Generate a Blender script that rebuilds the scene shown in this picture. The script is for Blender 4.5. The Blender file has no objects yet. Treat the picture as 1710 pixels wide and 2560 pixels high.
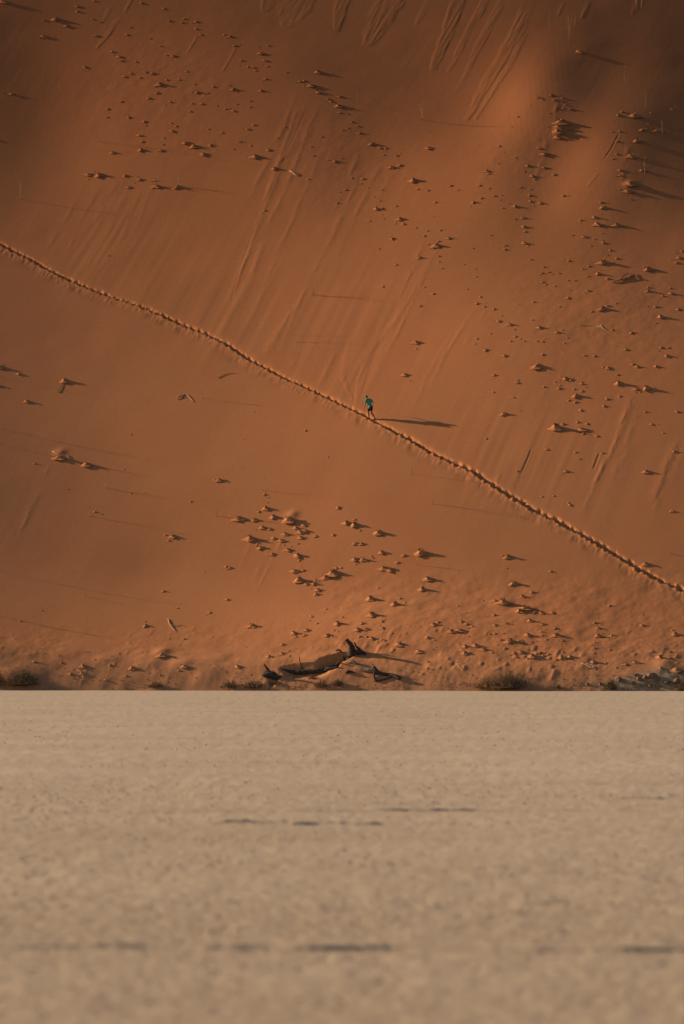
import bpy, bmesh, math, random
import numpy as np
from mathutils import Vector, Matrix, Quaternion
from mathutils.bvhtree import BVHTree
R_ = math.radians
scene = bpy.context.scene
COL = scene.collection
random.seed(11)

# ------------------------------------------------------------------ camera, sky, sun, exposure
CAM_H = 1.6
FPX = 14250.0                       # 200 mm on a 24 mm wide portrait frame, in photograph pixels
TILT = math.atan((1658 - 1280) / FPX)
cam = bpy.data.cameras.new('camera'); camo = bpy.data.objects.new('camera', cam); COL.objects.link(camo)
cam.sensor_fit = 'HORIZONTAL'; cam.sensor_width = 24.0; cam.lens = 200.0
cam.clip_start = 0.5; cam.clip_end = 20000.0
camo.location = (0, 0, CAM_H); camo.rotation_euler = (math.pi / 2 + TILT, 0, 0)
cam.dof.use_dof = True; cam.dof.focus_distance = 358.0; cam.dof.aperture_fstop = 3.6
scene.camera = camo

SUN = Vector((-0.862, 0.408, 0.308)).normalized()
world = bpy.data.worlds.new('World'); scene.world = world; world.use_nodes = True
wn = world.node_tree.nodes; wl = world.node_tree.links
for n in list(wn): wn.remove(n)
sky = wn.new('ShaderNodeTexSky'); sky.sky_type = 'NISHITA'; sky.sun_disc = False
sky.sun_elevation = math.asin(SUN.z); sky.sun_rotation = math.atan2(SUN.x, SUN.y)
sky.air_density = 1.0; sky.dust_density = 1.0; sky.ozone_density = 1.0
bg = wn.new('ShaderNodeBackground'); bg.inputs['Strength'].default_value = 0.05
wo = wn.new('ShaderNodeOutputWorld')
wl.new(sky.outputs[0], bg.inputs[0]); wl.new(bg.outputs[0], wo.inputs[0])
sl = bpy.data.lights.new('sun', 'SUN'); slo = bpy.data.objects.new('sun', sl); COL.objects.link(slo)
sl.energy = 5.0; sl.angle = R_(0.55); sl.color = (1.0, 0.745, 0.495)
slo.rotation_euler = SUN.to_track_quat('Z', 'Y').to_euler(); slo.location = (-60, 200, 60)
scene.view_settings.view_transform = 'Standard'; scene.view_settings.look = 'None'
scene.view_settings.exposure = 0.60; scene.view_settings.gamma = 1.0
scene.view_settings.use_curve_mapping = False

# ------------------------------------------------------------------ helpers
CT, ST = math.cos(TILT), math.sin(TILT)
def pix_dir(px, py):
    a = (px - 855.0) / FPX; b = -(py - 1280.0) / FPX
    return Vector((a, CT - b * ST, ST + b * CT)).normalized()
def project(X, Y, Z):
    zz = Z - CAM_H
    f = Y * CT + zz * ST; u = -Y * ST + zz * CT
    return 855.0 + FPX * X / f, 1280.0 - FPX * u / f
def hash2(ix, iy, seed):
    h = (ix.astype(np.int64) * 374761393 + iy.astype(np.int64) * 668265263 + seed * 1442695041) & 0x7fffffff
    h = (h ^ (h >> 13)) * 1274126177 & 0x7fffffff
    return ((h ^ (h >> 16)) & 0xffff) / 32767.5 - 1.0
def noise(x, y, seed=0):
    x0 = np.floor(x); y0 = np.floor(y); fx = x - x0; fy = y - y0
    fx = fx * fx * fx * (fx * (fx * 6 - 15) + 10); fy = fy * fy * fy * (fy * (fy * 6 - 15) + 10)
    a = hash2(x0, y0, seed); b = hash2(x0 + 1, y0, seed); c = hash2(x0, y0 + 1, seed); d = hash2(x0 + 1, y0 + 1, seed)
    return (a + (b - a) * fx) * (1 - fy) + (c + (d - c) * fx) * fy
def fbm(x, y, seed=0, octv=3):
    s = 0; a = 1.0
    for k in range(octv):
        s = s + a * noise(x * 2 ** k + 17.3 * k, y * 2 ** k - 9.1 * k, seed + k); a *= .5
    return s
def sstep(a, b, x):
    t = np.clip((x - a) / (b - a), 0, 1); return t * t * (3 - 2 * t)

def grid_mesh(name, P, mask=None):
    n, m, _ = P.shape
    idx = np.arange(n * m).reshape(n, m)
    q = np.stack([idx[:-1, :-1], idx[:-1, 1:], idx[1:, 1:], idx[1:, :-1]], -1).reshape(-1, 4)
    v = P.reshape(-1, 3)
    used = None
    if mask is not None:
        q = q[mask.reshape(-1)]
        used = np.unique(q); remap = np.zeros(n * m, np.int64); remap[used] = np.arange(len(used))
        q = remap[q]; v = v[used]
    me = bpy.data.meshes.new(name)
    me.vertices.add(len(v)); me.vertices.foreach_set('co', v.astype(np.float32).ravel())
    me.loops.add(q.size); me.loops.foreach_set('vertex_index', q.astype(np.int32).ravel())
    me.polygons.add(len(q)); me.polygons.foreach_set('loop_start', np.arange(0, q.size, 4, dtype=np.int32))
    me.polygons.foreach_set('use_smooth', np.ones(len(q), bool))
    me.update(calc_edges=True)
    return me, used
def link(name, me, mat=None, parent=None):
    o = bpy.data.objects.new(name, me); COL.objects.link(o)
    if mat and me is not None and not me.materials: me.materials.append(mat)
    if parent: o.parent = parent
    return o
def pymesh(name, v, f, mat=None, smooth=True):
    me = bpy.data.meshes.new(name); me.from_pydata([tuple(p) for p in v], [], f); me.update()
    if smooth: me.polygons.foreach_set('use_smooth', [True] * len(me.polygons))
    if mat: me.materials.append(mat)
    return me
def tag(o, label=None, cat=None, group=None, kind=None):
    if label: o['label'] = label
    if cat: o['category'] = cat
    if group: o['group'] = group
    if kind: o['kind'] = kind
    return o
def empty(name, loc):
    o = bpy.data.objects.new(name, None); o.location = loc; o.empty_display_size = .2; COL.objects.link(o); return o

# ------------------------------------------------------------------ materials
def mat(name, base, var=(1, 1, 1), scale=3.0, amount=.3, rough=.95, bump=0.0, bscale=40.0, spec=.1):
    m = bpy.data.materials.new(name); m.use_nodes = True
    nt = m.node_tree; n = nt.nodes; l = nt.links
    b = n['Principled BSDF']; b.inputs['Roughness'].default_value = rough
    b.inputs['Specular IOR Level'].default_value = spec
    tc = n.new('ShaderNodeTexCoord')
    t = n.new('ShaderNodeTexNoise'); t.inputs['Scale'].default_value = scale; t.inputs['Detail'].default_value = 5
    l.new(tc.outputs['Object'], t.inputs['Vector'])
    r = n.new('ShaderNodeValToRGB'); r.color_ramp.elements[0].position = .5 - amount; r.color_ramp.elements[1].position = .5 + amount
    r.color_ramp.elements[0].color = (*base, 1); r.color_ramp.elements[1].color = (base[0] * var[0], base[1] * var[1], base[2] * var[2], 1)
    l.new(t.outputs['Fac'], r.inputs[0]); l.new(r.outputs[0], b.inputs['Base Color'])
    if bump:
        t2 = n.new('ShaderNodeTexNoise'); t2.inputs['Scale'].default_value = bscale; t2.inputs['Detail'].default_value = 4
        l.new(tc.outputs['Object'], t2.inputs['Vector'])
        bp = n.new('ShaderNodeBump'); bp.inputs['Strength'].default_value = bump; bp.inputs['Distance'].default_value = .02
        l.new(t2.outputs['Fac'], bp.inputs['Height']); l.new(bp.outputs[0], b.inputs['Normal'])
    return m
def sand_material():
    m = bpy.data.materials.new('orange_dune_sand'); m.use_nodes = True
    nt = m.node_tree; n = nt.nodes; l = nt.links; b = n['Principled BSDF']
    b.inputs['Roughness'].default_value = 1.0; b.inputs['Specular IOR Level'].default_value = .05
    tc = n.new('ShaderNodeNewGeometry')
    big = n.new('ShaderNodeTexNoise'); big.inputs['Scale'].default_value = .13; big.inputs['Detail'].default_value = 4
    fine = n.new('ShaderNodeTexNoise'); fine.inputs['Scale'].default_value = 5.5; fine.inputs['Detail'].default_value = 6; fine.inputs['Roughness'].default_value = .7
    l.new(tc.outputs['Position'], big.inputs['Vector']); l.new(tc.outputs['Position'], fine.inputs['Vector'])
    r1 = n.new('ShaderNodeValToRGB'); e = r1.color_ramp.elements
    e[0].position = .3; e[0].color = (.52, .203, .081, 1); e[1].position = .7; e[1].color = (.535, .219, .091, 1)
    r2 = n.new('ShaderNodeValToRGB'); e = r2.color_ramp.elements
    e[0].position = .3; e[0].color = (.93, .92, .91, 1); e[1].position = .7; e[1].color = (1.05, 1.06, 1.07, 1)
    l.new(big.outputs['Fac'], r1.inputs[0]); l.new(fine.outputs['Fac'], r2.inputs[0])
    mx = n.new('ShaderNodeMix'); mx.data_type = 'RGBA'; mx.blend_type = 'MULTIPLY'; mx.inputs[0].default_value = 1
    l.new(r1.outputs[0], mx.inputs[6]); l.new(r2.outputs[0], mx.inputs[7])
    at = n.new('ShaderNodeAttribute'); at.attribute_name = 'silt'
    sn = n.new('ShaderNodeTexNoise'); sn.inputs['Scale'].default_value = 3.0; sn.inputs['Detail'].default_value = 6
    l.new(tc.outputs['Position'], sn.inputs['Vector'])
    r3 = n.new('ShaderNodeValToRGB'); e = r3.color_ramp.elements
    e[0].position = .35; e[0].color = (.27, .165, .095, 1); e[1].position = .65; e[1].color = (.47, .32, .19, 1)
    l.new(sn.outputs['Fac'], r3.inputs[0])
    mx2 = n.new('ShaderNodeMix'); mx2.data_type = 'RGBA'
    l.new(at.outputs['Fac'], mx2.inputs[0]); l.new(r3.outputs[0], mx2.inputs[7])
    s0 = n.new('ShaderNodeSeparateXYZ'); l.new(tc.outputs['Position'], s0.inputs[0])
    w0 = n.new('ShaderNodeMath'); w0.operation = 'MULTIPLY_ADD'; w0.inputs[1].default_value = 2.2; l.new(sn.outputs['Fac'], w0.inputs[0]); l.new(s0.outputs['Z'], w0.inputs[2])
    m0 = n.new('ShaderNodeMapRange'); l.new(w0.outputs[0], m0.inputs['Value']); m0.inputs['From Min'].default_value = 4.2; m0.inputs['From Max'].default_value = 1.2; m0.inputs['To Max'].default_value = .6
    ft = n.new('ShaderNodeMix'); ft.data_type = 'RGBA'; ft.inputs[7].default_value = (.47, .245, .125, 1); l.new(m0.outputs[0], ft.inputs[0]); l.new(mx.outputs[2], ft.inputs[6]); l.new(ft.outputs[2], mx2.inputs[6])
    cr = n.new('ShaderNodeAttribute'); cr.attribute_name = 'crust'
    cm = n.new('ShaderNodeMix'); cm.data_type = 'RGBA'; cm.inputs[7].default_value = (.47, .205, .09, 1)
    l.new(cr.outputs['Fac'], cm.inputs[0]); l.new(mx2.outputs[2], cm.inputs[6])
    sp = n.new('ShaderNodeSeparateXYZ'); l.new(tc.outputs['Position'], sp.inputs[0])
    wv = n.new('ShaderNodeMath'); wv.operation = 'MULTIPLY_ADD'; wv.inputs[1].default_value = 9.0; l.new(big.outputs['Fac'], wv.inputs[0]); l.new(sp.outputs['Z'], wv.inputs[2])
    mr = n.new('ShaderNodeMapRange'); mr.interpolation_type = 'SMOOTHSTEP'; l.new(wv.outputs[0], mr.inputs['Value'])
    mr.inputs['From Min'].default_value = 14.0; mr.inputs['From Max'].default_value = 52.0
    rd = n.new('ShaderNodeMix'); rd.data_type = 'RGBA'; rd.blend_type = 'MULTIPLY'; rd.inputs[7].default_value = (.70, .62, .56, 1)  # redder sand upslope; its darkening also paints in falloff towards the top
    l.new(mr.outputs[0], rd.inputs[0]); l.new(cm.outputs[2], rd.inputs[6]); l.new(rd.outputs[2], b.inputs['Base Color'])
    return m
def pan_material():
    m = bpy.data.materials.new('pale_clay_pan'); m.use_nodes = True
    nt = m.node_tree; n = nt.nodes; l = nt.links; b = n['Principled BSDF']
    b.inputs['Roughness'].default_value = 1.0; b.inputs['Specular IOR Level'].default_value = .05
    tc = n.new('ShaderNodeTexCoord')
    def tex(sc, det, sx=1.0, sy=1.0):
        mp = n.new('ShaderNodeMapping'); mp.inputs['Scale'].default_value = (sx, sy, 1)
        t = n.new('ShaderNodeTexNoise'); t.inputs['Scale'].default_value = sc; t.inputs['Detail'].default_value = det
        l.new(tc.outputs['Object'], mp.inputs[0]); l.new(mp.outputs[0], t.inputs['Vector']); return t
    t1 = tex(.16, 4); t2 = tex(9.0, 6); t3 = tex(40.0, 4)
    r1 = n.new('ShaderNodeValToRGB'); e = r1.color_ramp.elements
    e[0].position = .3; e[0].color = (.455, .364, .27, 1); e[1].position = .7; e[1].color = (.495, .40, .30, 1)
    r2 = n.new('ShaderNodeValToRGB'); e = r2.color_ramp.elements
    e[0].position = .32; e[0].color = (.935, .93, .925, 1); e[1].position = .66; e[1].color = (1.04, 1.04, 1.04, 1)
    r3 = n.new('ShaderNodeValToRGB'); e = r3.color_ramp.elements
    e[0].position = .3; e[0].color = (.93, .925, .92, 1); e[1].position = .68; e[1].color = (1.05, 1.05, 1.05, 1)
    l.new(t1.outputs['Fac'], r1.inputs[0]); l.new(t2.outputs['Fac'], r2.inputs[0]); l.new(t3.outputs['Fac'], r3.inputs[0])
    a = n.new('ShaderNodeMix'); a.data_type = 'RGBA'; a.blend_type = 'MULTIPLY'; a.inputs[0].default_value = 1
    c = n.new('ShaderNodeMix'); c.data_type = 'RGBA'; c.blend_type = 'MULTIPLY'; c.inputs[0].default_value = 1
    l.new(r1.outputs[0], a.inputs[6]); l.new(r2.outputs[0], a.inputs[7])
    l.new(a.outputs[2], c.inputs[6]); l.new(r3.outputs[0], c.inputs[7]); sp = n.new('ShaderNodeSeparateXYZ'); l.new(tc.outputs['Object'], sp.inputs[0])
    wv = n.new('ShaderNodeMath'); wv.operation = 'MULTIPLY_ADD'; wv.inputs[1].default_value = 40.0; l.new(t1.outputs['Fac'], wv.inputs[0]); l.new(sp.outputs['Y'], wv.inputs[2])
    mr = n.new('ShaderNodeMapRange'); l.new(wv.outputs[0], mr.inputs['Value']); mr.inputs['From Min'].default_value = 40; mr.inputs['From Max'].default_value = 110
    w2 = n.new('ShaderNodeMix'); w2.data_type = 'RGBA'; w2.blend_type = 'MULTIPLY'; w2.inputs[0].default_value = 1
    w3 = n.new('ShaderNodeMix'); w3.data_type = 'RGBA'; w3.inputs[6].default_value = (.865, .84, .81, 1); w3.inputs[7].default_value = (1, 1, 1, 1); l.new(mr.outputs[0], w3.inputs[0])  # near clay darkened: lens falloff at the frame bottom painted into the colour
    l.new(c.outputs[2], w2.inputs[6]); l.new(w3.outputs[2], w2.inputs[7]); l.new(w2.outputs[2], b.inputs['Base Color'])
    return m
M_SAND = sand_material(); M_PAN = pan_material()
M_MOUND = mat('sand_caked_tussock', (.40, .175, .066), (1.2, 1.3, 1.4), 6.0, .2, 1.0, .6, 25)
M_STRAW = mat('dry_straw_grass', (.27, .165, .085), (1.4, 1.4, 1.4), 9, .3, .9)
M_DARKG = mat('dead_brown_grass', (.09, .055, .03), (2.0, 1.9, 1.8), 9, .3, .95)
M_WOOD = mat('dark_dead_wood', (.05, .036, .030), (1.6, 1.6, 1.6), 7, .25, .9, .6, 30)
M_GREYW = mat('grey_weathered_wood', (.19, .125, .085), (1.6, 1.6, 1.6), 8, .25, .9, .6, 30)
M_TWIG = mat('bleached_twig', (.52, .37, .24), (1.2, 1.2, 1.2), 8, .3, .9)
M_BUSH = mat('grey_brown_scrub', (.19, .135, .085), (1.9, 1.7, 1.4), 5, .25, .95)
M_LEAF = mat('dull_olive_leaf', (.095, .078, .045), (1.8, 1.6, 1.5), 4, .25, .9)
M_CLOD = mat('grey_mud_clod', (.17, .10, .058), (1.8, 1.8, 1.8), 5, .3, 1.0, .6, 20)

# ------------------------------------------------------------------ dune: base form
TH = R_(17.0); SG, CG = math.sin(TH), math.cos(TH)          # the slope faces the camera and a little to its left
Y0 = 325.0
def axis(lo, hi, step, far, n):
    a = np.arange(lo, hi, step); g = np.geomspace(1, (far - hi) / step, n)
    return np.concatenate([(lo - step * np.geomspace(1, (far + lo if lo < 0 else 1) / step if lo < 0 else 1, n))[::-1] if lo < 0 else [], a, hi + step * g])
def hprof(d):
    t = np.linspace(-6, 260, 5400)
    tan = .13 + (.615 - .13) * sstep(0, 17, t)
    z = np.concatenate([[0], np.cumsum((tan[1:] + tan[:-1]) / 2 * np.diff(t))]); z -= np.interp(0, t, z)
    arc = np.concatenate([[0], np.cumsum(np.sqrt(1 + ((tan[1:] + tan[:-1]) / 2) ** 2) * np.diff(t))]); arc -= np.interp(0, t, arc)
    return np.interp(d, t, z), np.interp(d, t, tan), np.interp(d, t, arc)
def xd_to_y(x, d):                                        # u = along the contour
    u = (x - d * SG) / CG
    return Y0 - u * SG + d * CG, u

# brightness of the light on the slope over the photograph (how far it turns to the sun)
RC = [0, 214, 428, 641, 855, 1069, 1283, 1496, 1710]
RR = [0, 130, 260, 390, 520, 650, 780, 910, 1040, 1170, 1300, 1430, 1560, 1650]
RM = np.array([
 [78, 92, 97, 92, 92, 95, 92, 75, 60],
 [77, 107, 112, 105, 98, 103, 112, 78, 66],
 [82, 116, 120, 115, 106, 112, 135, 85, 75],
 [96, 119, 125, 125, 115, 128, 122, 118, 78],
 [105, 122, 128, 132, 130, 138, 128, 125, 90],
 [112, 125, 130, 138, 142, 142, 132, 125, 110],
 [108, 122, 130, 140, 148, 150, 142, 130, 118],
 [108, 122, 134, 142, 150, 152, 145, 135, 125],
 [108, 125, 137, 145, 152, 148, 145, 135, 128],
 [105, 122, 137, 145, 150, 145, 140, 135, 128],
 [108, 122, 135, 145, 152, 143, 138, 135, 130],
 [118, 128, 140, 150, 155, 148, 140, 135, 132],
 [128, 138, 148, 162, 165, 152, 148, 142, 138],
 [138, 150, 158, 165, 165, 160, 155, 148, 140]], float)
# local swells and hollows: px, py, rx, ry, change
SWELLS = [(1275, 275, 58, 150, 25), (1185, 440, 60, 110, 10), (1425, 205, 62, 120, -15), (1352, 400, 38, 120, -12), (1300, 560, 40, 90, -6), (1555, 235, 62, 110, 21), (1440, 430, 52, 140, 19),
          (1640, 345, 62, 130, -16), (1560, 520, 46, 110, -14), (1690, 600, 40, 110, 16), (1625, 700, 60, 90, -6), (1010, 600, 90, 160, 6), (40, 330, 70, 130, -5), (240, 400, 90, 160, 10),
          (850, 190, 90, 60, -6), (1050, 430, 110, 110, 8), (900, 330, 60, 110, -7), (300, 1400, 140, 60, -6), (30, 200, 60, 120, -1), (1120, 860, 90, 120, 5), (1400, 900, 120, 140, -5), (860, 1560, 220, 60, 8),
          (560, 960, 120, 140, -3), (1330, 1500, 70, 60, 7), (1480, 1530, 70, 70, -6), (760, 1330, 90, 70, 5)]
def bicub(gx, gy, M, px, py):
    from_x = np.interp(px, gx, np.arange(len(gx))); from_y = np.interp(py, gy, np.arange(len(gy)))
    def cr(p0, p1, p2, p3, t):
        return .5 * (2 * p1 + (p2 - p0) * t + (2 * p0 - 5 * p1 + 4 * p2 - p3) * t * t + (3 * p1 - p0 - 3 * p2 + p3) * t ** 3)
    ix = np.clip(np.floor(from_x).astype(int), 0, len(gx) - 2); iy = np.clip(np.floor(from_y).astype(int), 0, len(gy) - 2)
    tx = from_x - ix; ty = from_y - iy
    rows = []
    for k in (-1, 0, 1, 2):
        yy = np.clip(iy + k, 0, len(gy) - 1)
        rows.append(cr(*[M[yy, np.clip(ix + j, 0, len(gx) - 1)] for j in (-1, 0, 1, 2)], tx))
    return cr(*rows, ty)
def lin(c): c = c / 255.0; return np.where(c < .04045, c / 12.92, ((c + .055) / 1.055) ** 2.4)
AMB = .05
def target_nl(px, py):
    v = bicub(RC, RR, RM, np.clip(px, 0, 1710), np.clip(py, 0, 1650))
    for cx, cy, rx, ry, a in SWELLS:
        v = v + a * np.exp(-((px - cx + .42 * (py - cy)) / rx) ** 2 - ((py - cy) / ry) ** 2)
    L = lin(np.clip(v, 56, 190)); z = CAM_H + (1658 - py) / FPX * 365 + 4.5; L = L / (1 - .30 * sstep(14, 52, z)) * .975
    return np.clip(.176 * (L - AMB) / (.30 - AMB), .018, .4)

# low-frequency relief: integrate the turn of the slope along the sun's direction
lx = np.arange(-34, 34.01, .4); ld = np.arange(-2, 128, .5)
LX, LD = np.meshgrid(lx, ld)
HZ, HT, _ = hprof(LD); LY, _ = xd_to_y(LX, LD)
W = np.zeros_like(LX)
lh = math.hypot(SUN.x, SUN.y); ex, ey = -SUN.x / lh, -SUN.y / lh
gd = (ex * SG + ey * CG) / ex                                # change of d for each metre of x along the light
gL = SG * SUN.x + CG * SUN.y
for it in range(4):
    px, py = project(LX, LY, HZ + W)
    T = target_nl(px, py)
    nrm = np.sqrt(1 + HT ** 2)
    rate = (T * nrm - (SUN.z - HT * gL)) / lh                # slope along the light
    rate *= sstep(-.5, 5, LD)
    Wn = np.zeros_like(W); dx = lx[1] - lx[0]
    for i in range(1, len(lx)):
        Wn[:, i] = np.interp(ld - gd * dx, ld, Wn[:, i - 1]) + .5 * (rate[:, i] + np.interp(ld - gd * dx, ld, rate[:, i - 1])) * dx / ex
    c = np.argmin(abs(lx)); Wn -= (.5 * Wn[:, c] + .5 * Wn[:, c].mean())[:, None] * 0 + Wn[:, c].mean() * 0
    # keep the middle of each row near the plane, let the row offset vary slowly
    mid = Wn[:, c].copy(); k = np.hanning(61); k /= k.sum(); mid = np.convolve(np.pad(mid, 30, 'edge'), k, 'valid')
    Wn -= mid[:, None] * sstep(0, 8, LD)
    W = Wn
def lowfreq(x, d):
    fx = np.clip((x - lx[0]) / .4, 0, len(lx) - 1.001); fd = np.clip((d - ld[0]) / .5, 0, len(ld) - 1.001)
    ix = fx.astype(int); iy = fd.astype(int); tx = fx - ix; ty = fd - iy
    return (W[iy, ix] * (1 - tx) + W[iy, ix + 1] * tx) * (1 - ty) + (W[iy + 1, ix] * (1 - tx) + W[iy + 1, ix + 1] * tx) * ty
# ray table for placing things on the slope
_co = np.stack([LX, LY, HZ + W], -1); n_, m_ = LX.shape
_idx = np.arange(n_ * m_).reshape(n_, m_)
_q = np.stack([_idx[:-1, :-1], _idx[:-1, 1:], _idx[1:, 1:], _idx[1:, :-1]], -1).reshape(-1, 4)
BVH = BVHTree.FromPolygons([tuple(p) for p in _co.reshape(-1, 3)], [tuple(int(i) for i in p) for p in _q])
def hit(px, py):
    loc, nrm, _, _ = BVH.ray_cast(Vector((0, 0, CAM_H)), pix_dir(px, py))
    if loc is None:
        py = min(py, 1715); loc, nrm, _, _ = BVH.ray_cast(Vector((0, 0, CAM_H)), pix_dir(px, py))
    return loc, nrm
def xd(px, py):
    p, _ = hit(px, py); return p.x, p.x * SG + (p.y - Y0) * CG, p.y

# ------------------------------------------------------------------ dune: fine grid
def grow(first, step, far, n):
    s = np.geomspace(step, step * 60, n); s = np.cumsum(s); return first + s * (far - first) / s[-1]
xs = np.concatenate([-grow(24.6, .08, 170, 34)[::-1], np.arange(-24.6, 24.6, .06), grow(24.6, .08, 170, 34)])
ds = np.concatenate([np.arange(-1.6, 92, .095), grow(92, .12, 230, 36)])
GX, GD = np.meshgrid(xs, ds)
GY, GU = xd_to_y(GX, GD)
GZ, GT, GV = hprof(GD)
edge = sstep(34, 28, np.abs(GX)) * 0 + 1
GZ = GZ + lowfreq(GX, GD)
PX, PY = project(GX, GY, GZ)
# the foot of the dune wanders a little
GZ = GZ + .10 * fbm(GX / 3.2, GX * 0 + 3.3, 5, 3) * sstep(4, .5, GD)

D = np.zeros_like(GZ)                                          # fine relief in metres
# wind-laid and slid sand: long soft corrugations down the fall line
fall = fbm(GU / .9 + .25 * noise(GU / 3, GV / 9, 41), GV / 16, 21, 3)
mask = .35 + .65 * sstep(-.3, .6, fbm(GU / 7, GV / 12, 33, 2))
up = sstep(1650, 1480, PY)
D += .0020 * fall * mask * up * (.3 + .7 * sstep(1320, 950, PY))
D += .0006 * fbm(GU / .33, GV / 5.0, 61, 2) * mask * up
D += .012 * fbm(GU / 3.5, GV / 5.0, 71, 2) * up
D += .0008 * noise(GU / .16, GV / .16, 81)
# soft fans above the trail
fan = np.exp(-((PX - 640) / 190) ** 2 - ((PY - 800) / 130) ** 2) + np.exp(-((PX - 300) / 170) ** 2 - ((PY - 620) / 120) ** 2) \
    + np.exp(-((PX - 1330) / 220) ** 2 - ((PY - 1150) / 130) ** 2) + np.exp(-((PX - 900) / 150) ** 2 - ((PY - 850) / 170) ** 2)
D += .012 * fbm(GU / .75, GV / 26, 91, 2) * np.clip(fan, 0, 1)
# rough, trampled and clodded foot of the slope
foot = sstep(1500, 1640, PY) * sstep(-.2, .6, GD) * (.45 + .55 * sstep(480, 760, PX)) * (.55 + .6 * sstep(-.5, .5, noise(GU / 2.6, GV / 1.8, 99)))
D += foot * (.014 * fbm(GU / .5, GV / .75, 101, 3) + .022 * fbm(GU / 2.2, GV / 2.4, 111, 2) + .004 * noise(GU / .17, GV / .25, 121))
clods = np.clip(noise(GU / .3, GV / .45, 131) - .45, 0, 1) * sstep(-.1, .4, noise(GU / 2.0, GV / 2.0, 132))
D += foot * .075 * clods + sstep(1560, 1660, PY) * sstep(-.2, 1.5, GD) * .03 * fbm(GU / 1.3, GV / 1.1, 113, 2)
rough2 = sstep(1380, 1500, PY) * sstep(700, 900, PX) * (1 - .5 * foot)
D += rough2 * .017 * fbm(GU / .8, GV / 1.2, 141, 3)
rough3 = np.exp(-((PX - 1500) / 260) ** 2 - ((PY - 800) / 190) ** 2) + .8 * np.exp(-((PX - 400) / 200) ** 2 - ((PY - 220) / 170) ** 2)
D += np.clip(rough3 + .7 * np.exp(-((PX - 860) / 190) ** 2 - ((PY - 420) / 150) ** 2) + .6 * np.exp(-((PX - 1300) / 150) ** 2 - ((PY - 380) / 120) ** 2), 0, 1) * .0075 * fbm(GU / .6, GV / .9, 151, 3)

RNG = np.random.default_rng(4)
def window(u0, u1, v0, v1):                                   # rows by v, columns by x
    r = np.where((GV[:, 0] > v0) & (GV[:, 0] < v1))[0]
    if not len(r): return None
    d0 = GD[r[0], 0]; d1 = GD[r[-1], 0]
    xlo = u0 * CG + min(d0, d1) * SG; xhi = u1 * CG + max(d0, d1) * SG
    c = np.where((xs > xlo) & (xs < xhi))[0]
    if not len(c): return None
    return slice(r[0], r[-1] + 1), slice(c[0], c[-1] + 1)
def uv(px, py):
    x, d, y = xd(px, py); return (x - d * SG) / CG, float(hprof(np.array([d]))[2][0])
def poly_dist(u, v, pts):
    best = np.full(u.shape, 1e9); sgn = np.zeros(u.shape); tt = np.zeros(u.shape)
    seg = [math.dist(pts[i], pts[i + 1]) for i in range(len(pts) - 1)]; tot = sum(seg); acc = 0
    for i in range(len(pts) - 1):
        (a, b), (c, e) = pts[i], pts[i + 1]
        du, dv = c - a, e - b; L2 = du * du + dv * dv
        t = np.clip(((u - a) * du + (v - b) * dv) / L2, 0, 1)
        ou = u - a - t * du; ov = v - b - t * dv; dd = np.hypot(ou, ov)
        s = np.sign(du * ov - dv * ou)
        k = dd < best; best = np.where(k, dd, best); sgn = np.where(k, s, sgn); tt = np.where(k, (acc + t * seg[i]) / tot, tt); acc += seg[i]
    return best, sgn, tt
PXM = 39.0
def streak(pts, wpx, amp, kind='tongue', seed=0):
    p = [uv(*q) for q in pts]; w = wpx / PXM / 2
    us = [a for a, b in p]; vs = [b for a, b in p]; mrg = 4 * w + .6
    win = window(min(us) - mrg, max(us) + mrg, min(vs) - mrg, max(vs) + mrg)
    if win is None: return
    u = GU[win]; v = GV[win]
    wob = .25 * w * noise(u / (w * 6 + .5), v / (w * 8 + 1), 300 + seed)
    dist, s, t = poly_dist(u + wob, v, p)
    end = sstep(0, .18, t) * (1 if kind == 'tongue' else sstep(1, .7, t))
    if kind == 'tongue':                                      # raised slide lobe with a crisp lip
        we = w * (1 - .6 * t ** 3) * (1 + .16 * noise(u / .8, v / 1.3, 330 + seed))
        prof = sstep(we * 1.12, we * .72, dist) * (1 + .5 * fbm(u / .16, v / 2.2, 310 + seed, 2))
        D[win] += .29 * amp * prof * sstep(0, .3, t)
    elif kind == 'groove':
        D[win] += -amp * np.exp(-(dist / w) ** 2) * end + .5 * amp * np.exp(-((dist - 1.6 * w) / w) ** 2) * end
    else:                                                     # soft ridge
        ww = w * (1 + .5 * noise(u / 1.5, v / 2.5, 340 + seed)); D[win] += amp * np.exp(-(dist / ww) ** 2) * end * np.clip(.7 + .9 * noise(u / .5, v / 2.2, 320 + seed) + .35 * noise(u / .16, v / .5, 360 + seed), .0, 1.6)
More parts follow.
